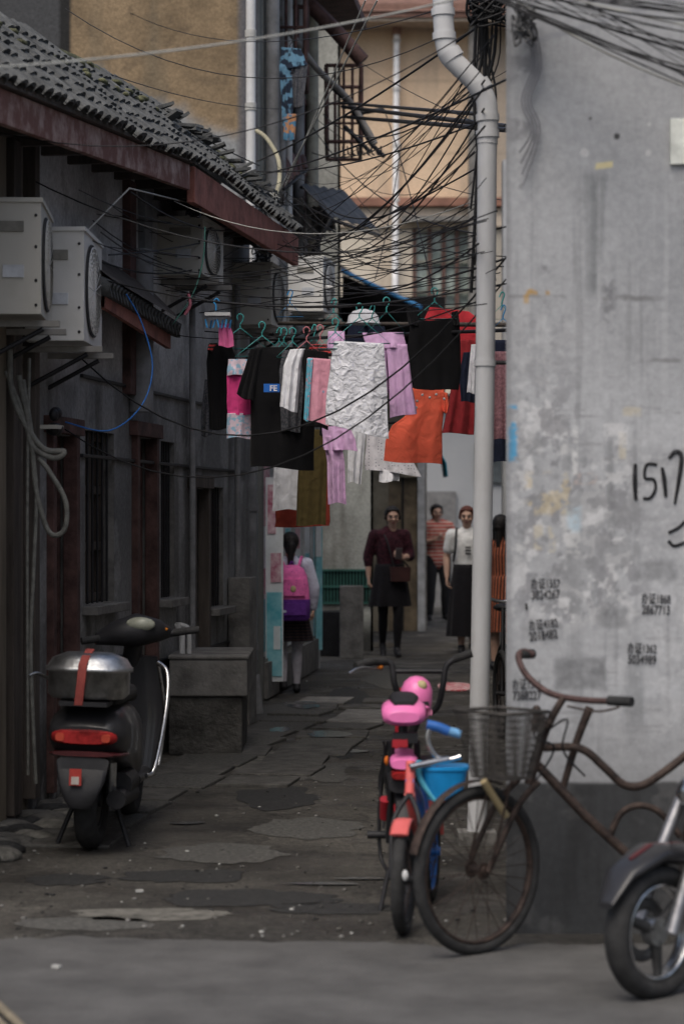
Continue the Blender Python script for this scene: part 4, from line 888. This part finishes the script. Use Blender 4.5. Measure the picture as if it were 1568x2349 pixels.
mb.box((.075,-.225,1.15),(.07,.010,.13),M('phone_body',(.12,.10,.10),.3),Matrix.Rotation(.4,3,'X')); mb.make('shoulder_bag_and_phone',w)
w=empty('woman_in_white_tshirt',(wx(1070,27.5),27.5,0),-.1,1.0)
tee=CLOTH('white_tee',(.72,.72,.70)); head(w,(0,-.01,1.55),hairr,long=False,bun=True)
A1=((-.17,0,1.35),(-.235,.03,1.10),(-.225,-.03,.88)); A2=((.17,0,1.35),(.23,.03,1.10),(.22,-.03,.88))
blob('tshirt',TOR(.018)+arm(A1[0],V(A1[0]).lerp(V(A1[1]),.6),V(A1[0]).lerp(V(A1[1]),.7),g=.024)+arm(A2[0],V(A2[0]).lerp(V(A2[1]),.6),V(A2[0]).lerp(V(A2[1]),.7),g=.024),tee,w,.012)
blob('arms',arm(*A1)+handp((-.225,-.03,.875),(0,-.1,-1),(1,0,0),1)+arm(*A2)+handp((.22,-.03,.875),(0,-.1,-1),(-1,0,0),-1),skinm,w,.0055,2)
skirt('long_skirt',w,1.02,.20,.15,.225,dblack,8,.016)
blob('legs',leg((-.07,0,.8),(-.07,0,.45),(-.06,-.03,.09))+leg((.07,0,.8),(.07,.03,.45),(.06,.08,.10)),skinm,w,.01); blob('shoes',shoe((-.06,-.03,.085),(0,-1,0))+shoe((.06,.08,.095),(0,-1,0)),blk,w,.009)
mb=MB()
for s in(-1,1): mb.tube([(s*.11,.1,1.38),(s*.115,.0,1.42),(s*.12,-.1,1.33),(s*.125,-.115,1.2),(s*.15,-.06,1.05)],.014,blk,8)
for i in range(9): mb.ball((-.02+.02*(i%3)+.02,-.122,1.14+.035*(i//3)),(.012,.004,.012),blk,8,6)
mb.loft([((0,.18,.95),(.15,0,0),(0,.08,0),3),((0,.18,1.35),(.13,0,0),(0,.07,0),3)],blk); mb.make('backpack',w)
w=empty('man_in_striped_shirt',(wx(1003,36.5),36.5,0),.2,1.74/1.66)
strs=CLOTH('striped_shirt_cloth',(.42,.05,.04),(.50,.38,.31),'stripe',6,.42); head(w,(-.02,-.03,1.54),hairm)
A1=((-.175,0,1.35),(-.24,.0,1.12),(-.07,-.2,1.16)); A2=((.175,0,1.35),(.27,.03,1.13),(.13,-.2,1.12))
blob('shirt',TOR(.04)+arm(A1[0],V(A1[0]).lerp(V(A1[1]),.7),A1[1],g=.022)+arm(A2[0],V(A2[0]).lerp(V(A2[1]),.7),A2[1],g=.022),strs,w,.013)
blob('arms',arm(*A1)+handp((-.07,-.2,1.165),(.6,-.2,.5),(0,.5,.6),1,.9)+arm(*A2)+handp((.13,-.2,1.125),(-.6,-.2,.5),(0,.5,.6),-1,.9),skinm,w,.0055,2)
trou=CLOTH('dark_trousers',(.02,.02,.022)); blob('trousers',leg((-.09,0,.88),(-.11,-.03,.47),(-.12,.0,.10),g=.02)+leg((.09,0,.88),(.11,-.05,.47),(.12,.02,.10),g=.02)+[((0,0,.88),(0,0,.98),.16,.155,1,.72)],trou,w,.012); blob('shoes',shoe((-.12,0,.085),(-.2,-1,0))+shoe((.12,.02,.085),(.2,-1,0)),blk,w,.009)
w=empty('woman_in_print_dress',(wx(1150,24.5),24.5,0),2.6,1.56/1.66)
pr=CLOTH('orange_print_dress',(.03,.02,.02),(.40,.12,.06),'vstripe',9,.45); head(w,(0,0,1.55),hairm,long=True)
A1=((-.17,0,1.35),(-.23,.03,1.10),(-.16,-.14,.92)); A2=((.17,0,1.35),(.25,-.05,1.12),(.2,-.25,.98))
blob('dress_top',TOR(.02),pr,w,.012); blob('arms',arm(*A1)+handp((-.16,-.14,.915),(.2,-.4,-.6),(1,0,0),1)+arm(*A2)+handp((.2,-.25,.98),(0,-1,-.3),(-1,0,0),-1),skinm,w,.0055,2)
skirt('dress_skirt',w,1.02,.42,.16,.24,pr,8,.014); blob('legs',leg((-.07,0,.8),(-.07,0,.45),(-.06,-.03,.09))+leg((.07,0,.8),(.07,.03,.45),(.06,.05,.09)),skinm,w,.01); blob('shoes',shoe((-.06,-.03,.085),(0,-1,0))+shoe((.06,.05,.085),(0,-1,0)),blk,w,.009)
# ================================================================ VEHICLES
def wheel(mb,c,nrm,R,tr,rim,hub=.03,spokes=28,tw=None,fenders=None,spr=.0016):
    c=V(c);nrm=V(nrm).normalized(); mb.ring(c,nrm,R-tr,(tr,tw or tr),rub,n=56,k=10); mb.ring(c,nrm,R-2*tr-.002,(.008,(tw or tr)*.7),rim,n=56,k=8)
    mb.cyl(c-nrm*.045,c+nrm*.045,hub*.6,rim,14); u=V((0,0,1));u=(u-nrm*u.dot(nrm)).normalized();w_=nrm.cross(u)
    for i in range(spokes):
        a=2*math.pi*i/spokes; a2=a+(.5 if i%2 else -.5); e=u*math.cos(a)+w_*math.sin(a); h=u*math.cos(a2)+w_*math.sin(a2); sgn=1 if i%2 else -1
        mb.tube([c+h*hub*.6+nrm*.03*sgn,c+e*(R-2*tr-.004)],spr,rust,4,raw=True)
    for s in(-1,1): mb.cyl(c+nrm*.03*s,c+nrm*.034*s,hub,rim,16)
mb=MB(); sb=M('scooter_body_dark',(.022,.022,.024),.35,.2,5,.02,coat=.3); redl=M('tail_lens',(.22,.012,.012),.2,.3,14,.05,c2=(.45,.03,.03)); seatm=M('seat_vinyl',(.015,.015,.016),.55,.2,10,.1)
maro=M('maroon_paint',(.07,.012,.014),.35,.2,5,.02,coat=.3)
X=V((1,0,0));Z=V((0,0,1))
def sec(y,z,hw,hh,p=2.6,x=0): return ((x,y,z),X*hw,Z*hh,p)
wheel(mb,(0,.0,.235),X,.235,.05,blk,.06,0,tw=.055); mb.cyl((-.03,0,.235),(.03,0,.235),.12,blk,20); wheel(mb,(0,1.22,.235),X,.235,.045,blk,.06,0); mb.cyl((-.02,1.22,.235),(.02,1.22,.235),.15,steel,20)
mb.loft([sec(-.30,.57,.13,.03),sec(-.28,.565,.165,.07),sec(-.18,.56,.18,.13),sec(.05,.54,.19,.17),sec(.30,.50,.185,.19),sec(.5,.42,.16,.15),sec(.62,.33,.14,.06)],sb,24)
mb.loft([sec(-.325,.55,.12,.028,3),sec(-.30,.55,.15,.036,3),sec(-.26,.55,.158,.036,3)],redl,20)
for s in(-.105,.105): mb.loft([sec(-.331,.55,.02,.018,3,s),sec(-.30,.55,.025,.024,3,s)],M('indicator_lens',(.42,.06,.035),.15),14)
mb.loft([sec(-.31,.475,.14,.012),sec(-.27,.47,.165,.016),sec(-.1,.46,.185,.02)],maro,20)
mb.loft([((0,-.30,.44),X*.12,Z*.02,3),((0,-.33,.36),X*.11,V((0,.02,.03)),3),((0,-.34,.28),X*.075,V((0,.02,.03)),3),((0,-.34,.24),X*.05,V((0,.01,.01)),3)],blk,16)
mb.box((-.02,-.372,.375),(.055,.006,.075),M('sticker_red',(.40,.05,.04))); mb.box((-.02,-.376,.36),(.035,.004,.035),M('sticker_white',(.5,.45,.4)))
mb.loft([sec(-.16,.71,.12,.03),sec(-.12,.715,.145,.05),sec(.15,.73,.155,.06),sec(.38,.715,.14,.05),sec(.52,.68,.12,.03)],seatm,22)
mb.box((0,-.24,.705),(.22,.24,.02),blk); 
mb.loft([((0,-.2,.725),X*.165,V((0,.13,0)),2.6),((0,-.2,.745),X*.185,V((0,.15,0)),2.6),((0,-.2,.845),X*.185,V((0,.15,0)),2.6),((0,-.2,.848),X*.197,V((0,.16,0)),2.6),((0,-.2,.866),X*.197,V((0,.16,0)),2.6),((0,-.2,.87),X*.19,V((0,.155,0)),2.6),((0,-.2,.905),X*.17,V((0,.14,0)),2.4),((0,-.2,.93),X*.11,V((0,.09,0)),2.2),((0,-.2,.935),X*.02,V((0,.02,0)),2)],steel,36)
strap=M('red_strap',(.28,.06,.05),.8); mb.loft([((.0,-.20,.945),X*.02,V((0,0,.003)),4),((.0,-.33,.915),X*.02,V((0,0,.003)),4),((-.005,-.368,.885),X*.02,V((0,.003,.003)),4),((-.01,-.372,.80),X*.02,V((0,.003,0)),4),((-.02,-.36,.70),X*.02,V((0,.003,0)),4)],strap,12)
mb.tube([(-.18,-.2,.80),(-.23,-.26,.83),(-.26,-.30,.82)],.008,steel,6)
mb.loft([sec(.55,.27,.15,.04),sec(.95,.27,.15,.04)],sb,20); mb.loft([((0,.95,.27),X*.17,V((0,.04,0)),3),((0,1.03,.55),X*.2,V((0,.05,0)),3),((0,1.0,.85),X*.15,V((0,.05,0)),3)],sb,22)
mb.loft([((0,1.22,.33),X*.07,V((0,.2,0)),2.4),((0,1.2,.47),X*.06,V((0,.14,0)),2.4)],sb,18)
rs=Matrix.Rotation(.35,3,'Z'); hc=V((.05,.90,.965))
def HB(p): return hc+rs@V(p)
mb.loft([(HB((-.20,.02,-.03)),rs@V((0,.03,0)),Z*.03,2.4),(HB((-.12,.0,.0)),rs@V((0,.09,0)),V((0,0,.06)),2.4),(HB((0,0,.02)),rs@V((0,.13,0)),V((0,0,.085)),2.4),(HB((.12,0,.02)),rs@V((0,.09,0)),V((0,0,.055)),2.4),(HB((.18,.02,.01)),rs@V((0,.03,0)),Z*.025,2.4)],blk,20)
mb.ball(HB((0.0,-.10,.055)),(.075,.035,.036),M('gauge_lens',(.30,.31,.25),.15,.3,10),16,8)
mb.tube([HB((.15,0,.0)),HB((.2,0,.01))],.016,blk,10,raw=True); mb.tube([HB((.19,0,.01)),HB((.32,-.02,.03))],.019,rub,12,raw=True); mb.tube([HB((-.15,0,-.02)),HB((-.28,-.02,-.04))],.019,rub,12,raw=True); mb.tube([HB((.19,.05,-.01)),HB((.32,.07,.01))],.006,blk,6,raw=True); mb.tube([HB((0,.02,0)),(0,1.05,.7)],.05,sb,12,raw=True)
mb.ball(HB((.14,-.06,.03)),(.01,.01,.008),M('orange_lens',(.6,.2,.02)),8,6)
mb.tube([(.22,.5,.85),(.275,.45,.80),(.285,.35,.62),(.25,.28,.36),(.22,.22,.33)],.011,chrome,10); mb.tube([(.22,.5,.85),(.25,.58,.6),(.24,.5,.35)],.009,chrome,8)
mb.loft([((.13,-.12,.25),V((.045,0,0)),Z*.045,2),((.13,.3,.24),V((.05,0,0)),Z*.05,2)],blk,16); mb.tube([(.12,.05,.3),(.12,.3,.3)],.06,blk,12,raw=True); mb.tube([(.1,.1,.2),(.17,.08,.01)],.012,blk,6,raw=True); mb.tube([(-.1,.1,.2),(-.17,.08,.01)],.012,blk,6,raw=True)
mb.tube([(-.09,-.05,.5),(-.09,.0,.24)],.025,steel,10,raw=True); mb.tube([(.09,-.05,.5),(.09,.0,.24)],.025,steel,10,raw=True)
xf=Matrix.Translation((wx(205,11.25),11.3,0))@Matrix.Rotation(-.06,4,'Z')@Matrix.Rotation(math.radians(2),4,'Y')
mb.make('motor_scooter',xf=xf)
# ---- old bicycle
mb=MB(); C=V((wx(1095,8.57),8.57,.30)); fw=V((-math.cos(math.radians(40)),-math.sin(math.radians(40)),0)); nw=V((-fw.y,fw.x,0))
wheel(mb,C,nw,.30,.021,rust,.03,28)
T=lambda x,y,d=8.62:W(x,y,d)
for s in(-1,1): mb.tube([C+nw*.055*s,C+nw*.055*s+V((.10,.02,.22)),T(1212,1790,8.60)+nw*.05*s],.011,rust,8)
mb.tube([T(1212,1800,8.6),T(1240,1700),T(1268,1640,8.6),T(1292,1600,8.6)],[.018,.018,.014,.013],rust,12)
mb.tube([T(1222,1502,8.86),T(1200,1494,8.85),T(1188,1508,8.82),T(1208,1550,8.72),T(1260,1590,8.64),T(1340,1606,8.55),T(1445,1609,8.42)],.012,M('handlebar_rust',(.085,.052,.047),.5,.4,20,.2,.4),10)
mb.tube([T(1395,1607,8.48),T(1448,1610,8.42)],.018,rub,10,raw=True); mb.tube([T(1192,1500,8.84),T(1222,1500,8.88)],.018,rub,10,raw=True)
mb.tube([T(1300,1620,8.5),T(1370,1632,8.45),T(1420,1622,8.42)],.004,rust,6)
mb.tube([T(1245,1715),T(1330,1717),T(1385,1760),T(1430,1800),T(1475,1800),T(1530,1765),T(1600,1715),T(1680,1700)],.015,rust,10)
mb.tube([T(1232,1755),T(1340,1870),T(1470,1990),T(1560,2040)],.017,rust,10,raw=True)
mb.tube([T(1395,1925),T(1420,1870),T(1460,1848),T(1510,1862),T(1560,1920)],.012,rust,10)
mb.tube([T(1352,1622,8.66),T(1322,1700,8.66),T(1288,1815,8.66)],[.016,.014,.012],rust,10); mb.tube([T(1560,2040),T(1600,1715)],.016,rust,10,raw=True); mb.tube([T(1600,1715),T(1625,1600)],.013,rust,8,raw=True)
RC=V((1.62,8.66,.30)); wheel(mb,RC,(0,1,0),.30,.021,rust,.03,28); mb.tube([T(1560,2040),RC],.011,rust,8,raw=True); mb.tube([T(1680,1700),RC],.011,rust,8,raw=True)
mb.loft([(V((1.30,8.62,.92)),V((0,.025,0)),Z*.02,2),(V((1.40,8.62,.93)),V((0,.05,0)),Z*.03,2),(V((1.52,8.62,.95)),V((0,.09,0)),Z*.035,2)],seatm)
mb.tube([T(1260,1660),T(1240,1640,8.7),T(1225,1690,8.5),T(1270,1720,8.6),T(1200,1830,8.6)],.004,blk,6); mb.tube([T(1250,1680),T(1300,1650,8.5),T(1290,1720,8.55),T(1340,1780,8.62)],.004,blk,6)
for i in range(14): mb.ball(T(1240+random.uniform(-18,20),1655+random.uniform(-30,25),8.58+random.uniform(-.04,.04)),random.uniform(.008,.02),rust,7,5)
mb.ring(C,nw,.318,(.004,.022),rust,a0=-20,a1=75,n=24)
bm=M('basket_wire',(.06,.055,.05),.7,.4,30,.2,.3)
def bq(u,v,t):
    w_=.085+.045*t; l_=.065+.04*t; c=W(1150,1700,8.5); return V((c.x,c.y,0))+nw*(u*w_)+fw*(v*l_)+V((0,0,.635+.235*t))
for t in np.linspace(0,1,11):
    mb.tube([bq(-1,-1,t),bq(1,-1,t),bq(1,1,t),bq(-1,1,t)],.0055 if t==1 else .0018,bm,6,1,closed=True,raw=True)
for k in np.linspace(-1,1,18):
    for (a,b) in [((k,-1),(k,-1)),((k,1),(k,1)),((-1,k),(-1,k)),((1,k),(1,k))]: mb.tube([bq(*a,0),bq(*b,1)],.0018,bm,4,raw=True)
    mb.tube([bq(k,-1,0),bq(k,1,0)],.002,bm,4,raw=True); mb.tube([bq(-1,k,0),bq(1,k,0)],.002,bm,4,raw=True)
mb.tube([W(1108,1792,8.45),W(1160,1872,8.52)],.014,M('brass_stay',(.25,.2,.11),.6),8,raw=True)
for s in(-1,1): mb.tube([bq(s*.6,0,0),C+nw*.06*s],.004,rust,6,raw=True)
mb.make('old_bicycle')
# ---- pink e-bike
mb=MB(); epk=M('ebike_pink',(.78,.19,.44),.35,.1,5,0,coat=.2); ered=M('ebike_red',(.35,.02,.03),.35,.2,5,0,coat=.2)
def E(x,y,d): return W(x,y,d)
rw=V((wx(925,9.75),9.75,.24)); yd=V((.02,1,0)).normalized(); ex=V((1,-.02,0)).normalized()
wheel(mb,rw,ex,.24,.03,blk,.05,12,spr=.004); fwc=rw+yd*1.0; wheel(mb,fwc,ex,.24,.028,blk,.04,12,spr=.004)
def S(y,z,hw,hh,p=2.6,x=0,m=None): return (V((rw.x,rw.y,0))+yd*y+ex*x+Z*z,ex*hw,Z*hh,p)
mb.loft([S(-.26,.765,.06,.02),S(-.24,.77,.085,.04),S(-.05,.78,.09,.045),S(.08,.775,.07,.035)],epk,22)
mb.loft([S(-.23,.815,.04,.012),S(-.05,.825,.06,.018),S(.2,.82,.05,.015)],seatm,18)
mb.loft([S(-.22,.575,.05,.018),S(-.20,.58,.055,.028),S(-.0,.58,.06,.04)],epk,18); mb.loft([S(-.235,.53,.045,.012,3),S(-.21,.53,.05,.02,3),S(-.1,.53,.05,.02,3)],redl,16)
mb.loft([S(-.2,.49,.06,.03),S(0,.53,.075,.05),S(.25,.5,.08,.07),S(.4,.4,.06,.06)],blk,18)
mb.box(V((rw.x,rw.y-.2,.68)),(.10,.05,.04),blk); mb.box(V((rw.x-.02,rw.y-.228,.66)),(.06,.008,.03),ered); mb.ring(rw,ex,.262,(.004,.035),blk,a0=-50,a1=75,n=24)
mb.tube([rw+V((0,0,.05)),V((rw.x,9.85,.75))],.02,blk,8,raw=True)
for s in(-1,1): mb.tube([rw+ex*.06*s,V((rw.x+.05*s,9.62,.66))],.013,blk,8,raw=True); mb.tube([rw+ex*.075*s+Z*.1,V((rw.x+.075*s,9.7,.42))],.022,ered,10,raw=True)
mb.tube([V((rw.x,9.95,.3)),V((rw.x,10.25,.22)),V((rw.x,10.5,.35)),V((rw.x+.02,10.6,.8))],.03,ered,10); mb.tube([fwc,V((rw.x+.02,10.6,.5))],.02,ered,8,raw=True)
mb.tube([E(880,1518,10.4),E(898,1525,10.4),E(905,1570,10.4),E(925,1618,10.45),E(960,1640,10.5),E(1000,1625,10.45),E(1015,1575,10.4),E(1022,1530,10.4),E(1045,1510,10.4)],.0135,blk,10)
mb.tube([E(905,1540,10.4),E(1018,1540,10.4)],.01,blk,8,raw=True)
mb.tube([E(815,1528,10.3),E(850,1518,10.35),E(885,1518,10.4)],.018,rub,10); mb.tube([E(1040,1512,10.4),E(1082,1498,10.4)],.018,rub,10,raw=True); mb.tube([E(800,1545,10.25),E(830,1530,10.3),E(875,1535,10.4)],.006,chrome,8); mb.ball(E(872,1530,10.38),(.014,.014,.01),M('bell_orange',(.5,.15,.02)),8,6)
mb.tube([E(960,1640,10.5),V((rw.x+.02,10.6,.5))],.02,blk,10,raw=True)
mb.tube([E(885,1730,9.9),E(870,1850,9.9),E(872,1960,9.9),E(890,2000,9.8)],.008,blk,6); mb.tube([E(842,1915,9.9),E(900,1915,9.9)],.016,blk,6,raw=True); mb.tube([E(890,2000,9.7),E(868,2105,9.5)],.010,blk,8,raw=True); mb.box(E(905,2000,9.75),(.06,.1,.02),blk); mb.ball(E(887,1745,9.7),(.012,.02,.02),M('orange_refl',(.6,.15,.02)),8,6)
for i in range(8): mb.tube([E(880+random.uniform(-6,20),1700,9.8),E(875+random.uniform(-8,25),1800,9.85),E(885+random.uniform(-10,30),1900,9.8)],.004,blk,5)
mb.make('electric_bike')
mb=MB(); hc=W(955,1600,10.05); mb.loft([(hc+V((0,0,-.085)),(.045,0,0),(0,.05,0),2.4),(hc+V((0,0,-.07)),(.056,0,0),(0,.07,0),2.4),(hc+V((0,0,-.02)),(.064,0,0),(0,.085,0),2.3),(hc+V((0,0,.03)),(.066,0,0),(0,.085,0),2.2),(hc+V((0,0,.065)),(.052,0,0),(0,.068,0),2.1),(hc+V((0,0,.085)),(.028,0,0),(0,.038,0),2),(hc+V((0,0,.09)),(.004,0,0),(0,.004,0),2)],epk,26)
mb.ball(hc+V((.018,-.058,.052)),(.024,.02,.024),gold,10,6); mb.box(hc+V((.028,-.078,-.025)),(.04,.016,.028),blk); mb.ball(hc+V((.0,-.08,-.035)),(.055,.02,.012),epk,12,6); mb.box(hc+V((.052,-.06,-.058)),(.02,.02,.02),M('pink_light',(.7,.25,.4)))
mb.make('child_helmet')
# ---- kid bike
mb=MB(); cor=M('kid_coral',(.64,.13,.12),.4,.15,6,0,coat=.15); kb=M('kid_blue',(.03,.13,.42),.35,.15,6,0,coat=.2); kbl=M('basket_blue',(.01,.24,.56),.4,.15,6,0)
kc=V((wx(925,8.98),8.98,.205)); kdir=V((-.16,-1,0)).normalized(); kn=V((1,-.16,0)).normalized()
wheel(mb,kc,kn,.205,.024,blk,.03,18,spr=.002)
mb.ring(kc,kn,.222,(.006,.036),cor,a0=-75,a1=35,n=30,up=V((0,0,1))) 
kr=kc-kdir*.78; wheel(mb,kr,kn,.205,.024,kb,.03,18,spr=.002); mb.ring(kr,kn,.222,(.006,.034),cor,a0=-80,a1=70,n=30)
hd=kc-kdir*.17+Z*.30
for s in(-1,1): mb.tube([kc+kn*.045*s,kc+kn*.05*s-kdir*.08+Z*.2,hd],.010,blk,8)
mb.tube([hd,hd-kdir*.03+Z*.12],.018,cor,10,raw=True)
mb.tube([hd,hd-kdir*.25-Z*.2,kr+kdir*.3],.02,cor,10); mb.tube([hd+Z*.05,hd-kdir*.3-Z*.05,kr+kdir*.2+Z*.12],.016,kb,10); mb.tube([kr,kr+kdir*.22+Z*.32],.015,kb,8,raw=True)
k2=lambda x,y:W(x,y,9.2)
mb.tube([k2(985,1668),k2(980,1700),k2(1000,1735),k2(1030,1742),k2(1056,1735)],.010,chrome,10); mb.tube([k2(978,1662),k2(1005,1668),k2(1028,1678)],.019,kb,10); mb.tube([k2(1020,1675),k2(1056,1684)],.017,M('kid_grip_blue',(.15,.35,.6)),10,raw=True); mb.tube([k2(1028,1742),hd+Z*.1],.014,chrome,8)
kk=W(1018,1796,9.25); mb.loft([(kk+V((0,0,-.06)),(.065,0,0),(0,.06,0),4),(kk+V((0,0,.06)),(.09,0,0),(0,.08,0),4)],kbl,24); mb.loft([(kk+V((0,0,.055)),(.095,0,0),(0,.085,0),4),(kk+V((0,0,.068)),(.095,0,0),(0,.085,0),4)],kbl,24)
mb.tube([k2(960,1745),k2(965,1790),k2(1010,1850)],.012,M('kid_cyan',(.1,.45,.6)),8); mb.tube([k2(1000,1760),k2(1030,1800),k2(1000,1880)],.008,cor,8)
mb.loft([(kr+kdir*.25+Z*.34,kn*.03,Z*.015,2),(kr+kdir*.12+Z*.36,kn*.07,Z*.025,2),(kr+kdir*.04+Z*.37,kn*.06,Z*.02,2)],seatm)
mb.ball(kc+V((.0,-.235,.05)),(.012,.008,.02),pvc,8,6)
mb.make('child_bicycle')
# ---- front of motor scooter bottom right
mb=MB(); c=V((wx(1500,7.8),7.8,.215)); f=V((-math.cos(.75),-math.sin(.75),0)); n=V((-f.y,f.x,0))
mb.ring(c,n,.185,(.034,.045),rub,n=56,k=12); mb.ring(c,n,.150,(.010,.03),chrome,n=56,k=8); mb.cyl(c-n*.02,c+n*.02,.045,steel,18)
for i in range(3):
    a=2*math.pi*i/3+.4; e=f*math.cos(a)+Z*math.sin(a); mb.tube([c+e*.03,c+e*.145],[.022,.014],M('dark_alloy',(.06,.06,.06),.5,metal=.5),8,raw=True)
mb.ring(c-n*.045,n,.085,(.02,.003),M('brake_disc',(.14,.14,.14),.4,metal=.8),n=40,k=6)
for s in(-1,1): mb.tube([c+n*.07*s,c+n*.07*s-f*.10+Z*.22,c+n*.06*s-f*.22+Z*.42],[.022,.02,.022],M('fork_grey',(.28,.28,.29),.45,metal=.8),12)
mb.loft([(c+f*.24+Z*.11,n*.03,Z*.01,2.4),(c+f*.17+Z*.20,n*.06,Z*.02,2.4),(c+f*.02+Z*.255,n*.075,Z*.03,2.4),(c-f*.15+Z*.235,n*.07,Z*.04,2.4),(c-f*.26+Z*.14,n*.055,Z*.03,2.4)],sb,20)
mb.loft([(c+f*.12+Z*.245,n*.008,Z*.005,2.4),(c+f*.03+Z*.279,n*.014,Z*.007,2.4),(c-f*.12+Z*.271,n*.012,Z*.007,2.4)],maro,16)
b0=c+V((.32,.12,0)); bx=V((1,.12,0)).normalized(); by=V((-.12,1,0))
mb.loft([(b0+bx*-.12+Z*.42,by*.08,Z*.10,2.4),(b0+bx*-.02+Z*.45,by*.16,Z*.22,2.4),(b0+bx*.12+Z*.42,by*.18,Z*.25,2.4),(b0+bx*.25+Z*.2,by*.15,Z*.08,2.4),(b0+bx*.6+Z*.17,by*.15,Z*.05,2.4),(b0+bx*.75+Z*.4,by*.17,Z*.18,2.4),(b0+bx*1.3+Z*.5,by*.13,Z*.12,2.4),(b0+bx*1.45+Z*.55,by*.07,Z*.03,2.4)],sb,24)
mb.ball(b0+bx*-.17+Z*.44,(.07,.08,.06),chrome,16,10); mb.tube([b0+bx*.05+Z*.6,b0+bx*.1+Z*.82],.03,sb,10,raw=True); mb.tube([b0+bx*.1+Z*.85-by*.32,b0+bx*.08+Z*.87,b0+bx*.1+Z*.85+by*.32],.017,rub,10)
mb.loft([(b0+bx*.7+Z*.68,by*.1,Z*.03,2.4),(b0+bx*1.0+Z*.7,by*.15,Z*.05,2.4),(b0+bx*1.4+Z*.72,by*.1,Z*.03,2.4)],seatm,18)
rc=b0+bx*1.15; rc.z=.215; mb.ring(rc,by,.18,(.035,.045),rub,n=48,k=10); mb.cyl(rc-by*.03,rc+by*.03,.14,blk,24)
mb.make('parked_motor_scooter')
mb=MB(); bam=M('bamboo',(.2,.17,.12),.7,.3,8)
for o in(0,.05,.1): mb.tube([(-1.35+o,7.95,.04+o*.2),(-.98+o,7.0,.03)],.014,bam,10,raw=True)
mb.make('bamboo_poles')
mb=MB(); wheel(mb,(wx(1150,17),17.0,.31),(1,.1,0),.31,.02,blk,.03,24); wheel(mb,(wx(1150,17)+.08,18.0,.31),(1,.1,0),.31,.02,blk,.03,24); q0=V((wx(1150,17),17,.31)); mb.tube([q0,q0+V((.02,.2,.6))],.012,blk,8,raw=True); mb.tube([q0+V((.02,.18,.45)),q0+V((.05,.6,-.02)),q0+V((.08,1,0))],.014,blk,8,raw=True); mb.tube([q0+V((-.2,.15,.72)),q0+V((.02,.2,.64)),q0+V((.25,.2,.72))],.012,chrome,8); mb.tube([q0+V((.05,.6,0)),q0+V((.06,.75,.55))],.014,blk,8,raw=True); mb.ball(q0+V((.06,.78,.58)),(.07,.13,.03),seatm); mb.tube([q0+V((.03,.25,.45)),q0+V((.06,.72,.45))],.012,blk,8,raw=True); mb.make('bicycle')
# ================================================================ LIGHT / CAMERA
w=bpy.data.worlds.new('World'); scene.world=w; w.use_nodes=True; nt=w.node_tree; bg=nt.nodes['Background']; sk=nt.nodes.new('ShaderNodeTexSky'); sk.sky_type='NISHITA'; sk.sun_disc=False
el=math.radians(58); az=math.radians(200)
sk.sun_elevation=el; sk.sun_rotation=az; sk.air_density=1.0; sk.dust_density=5.0; sk.ozone_density=1.0
nt.links.new(sk.outputs['Color'],bg.inputs['Color']); bg.inputs['Strength'].default_value=.15
sl=bpy.data.lights.new('overcast_sun','SUN'); sl.energy=1.5; sl.angle=math.radians(40); sl.color=(1,.97,.92); so=bpy.data.objects.new('overcast_sun',sl); col.objects.link(so)
sd=V((math.sin(az)*math.cos(el),math.cos(az)*math.cos(el),math.sin(el))); so.rotation_euler=(sd).to_track_quat('Z','Y').to_euler()
cam=bpy.data.cameras.new('camera'); co=bpy.data.objects.new('camera',cam); col.objects.link(co); co.location=(0,0,CH); co.rotation_euler=(math.pi/2,0,0)
cam.sensor_width=36; cam.lens=F/2349*36; cam.shift_y=(HY-1174.5)/2349; cam.clip_end=1000; cam.clip_start=.1
cam.dof.use_dof=True; cam.dof.focus_distance=14.5; cam.dof.aperture_fstop=2.8
scene.camera=co
scene.view_settings.view_transform='Standard'; scene.view_settings.look='None'; scene.view_settings.exposure=0
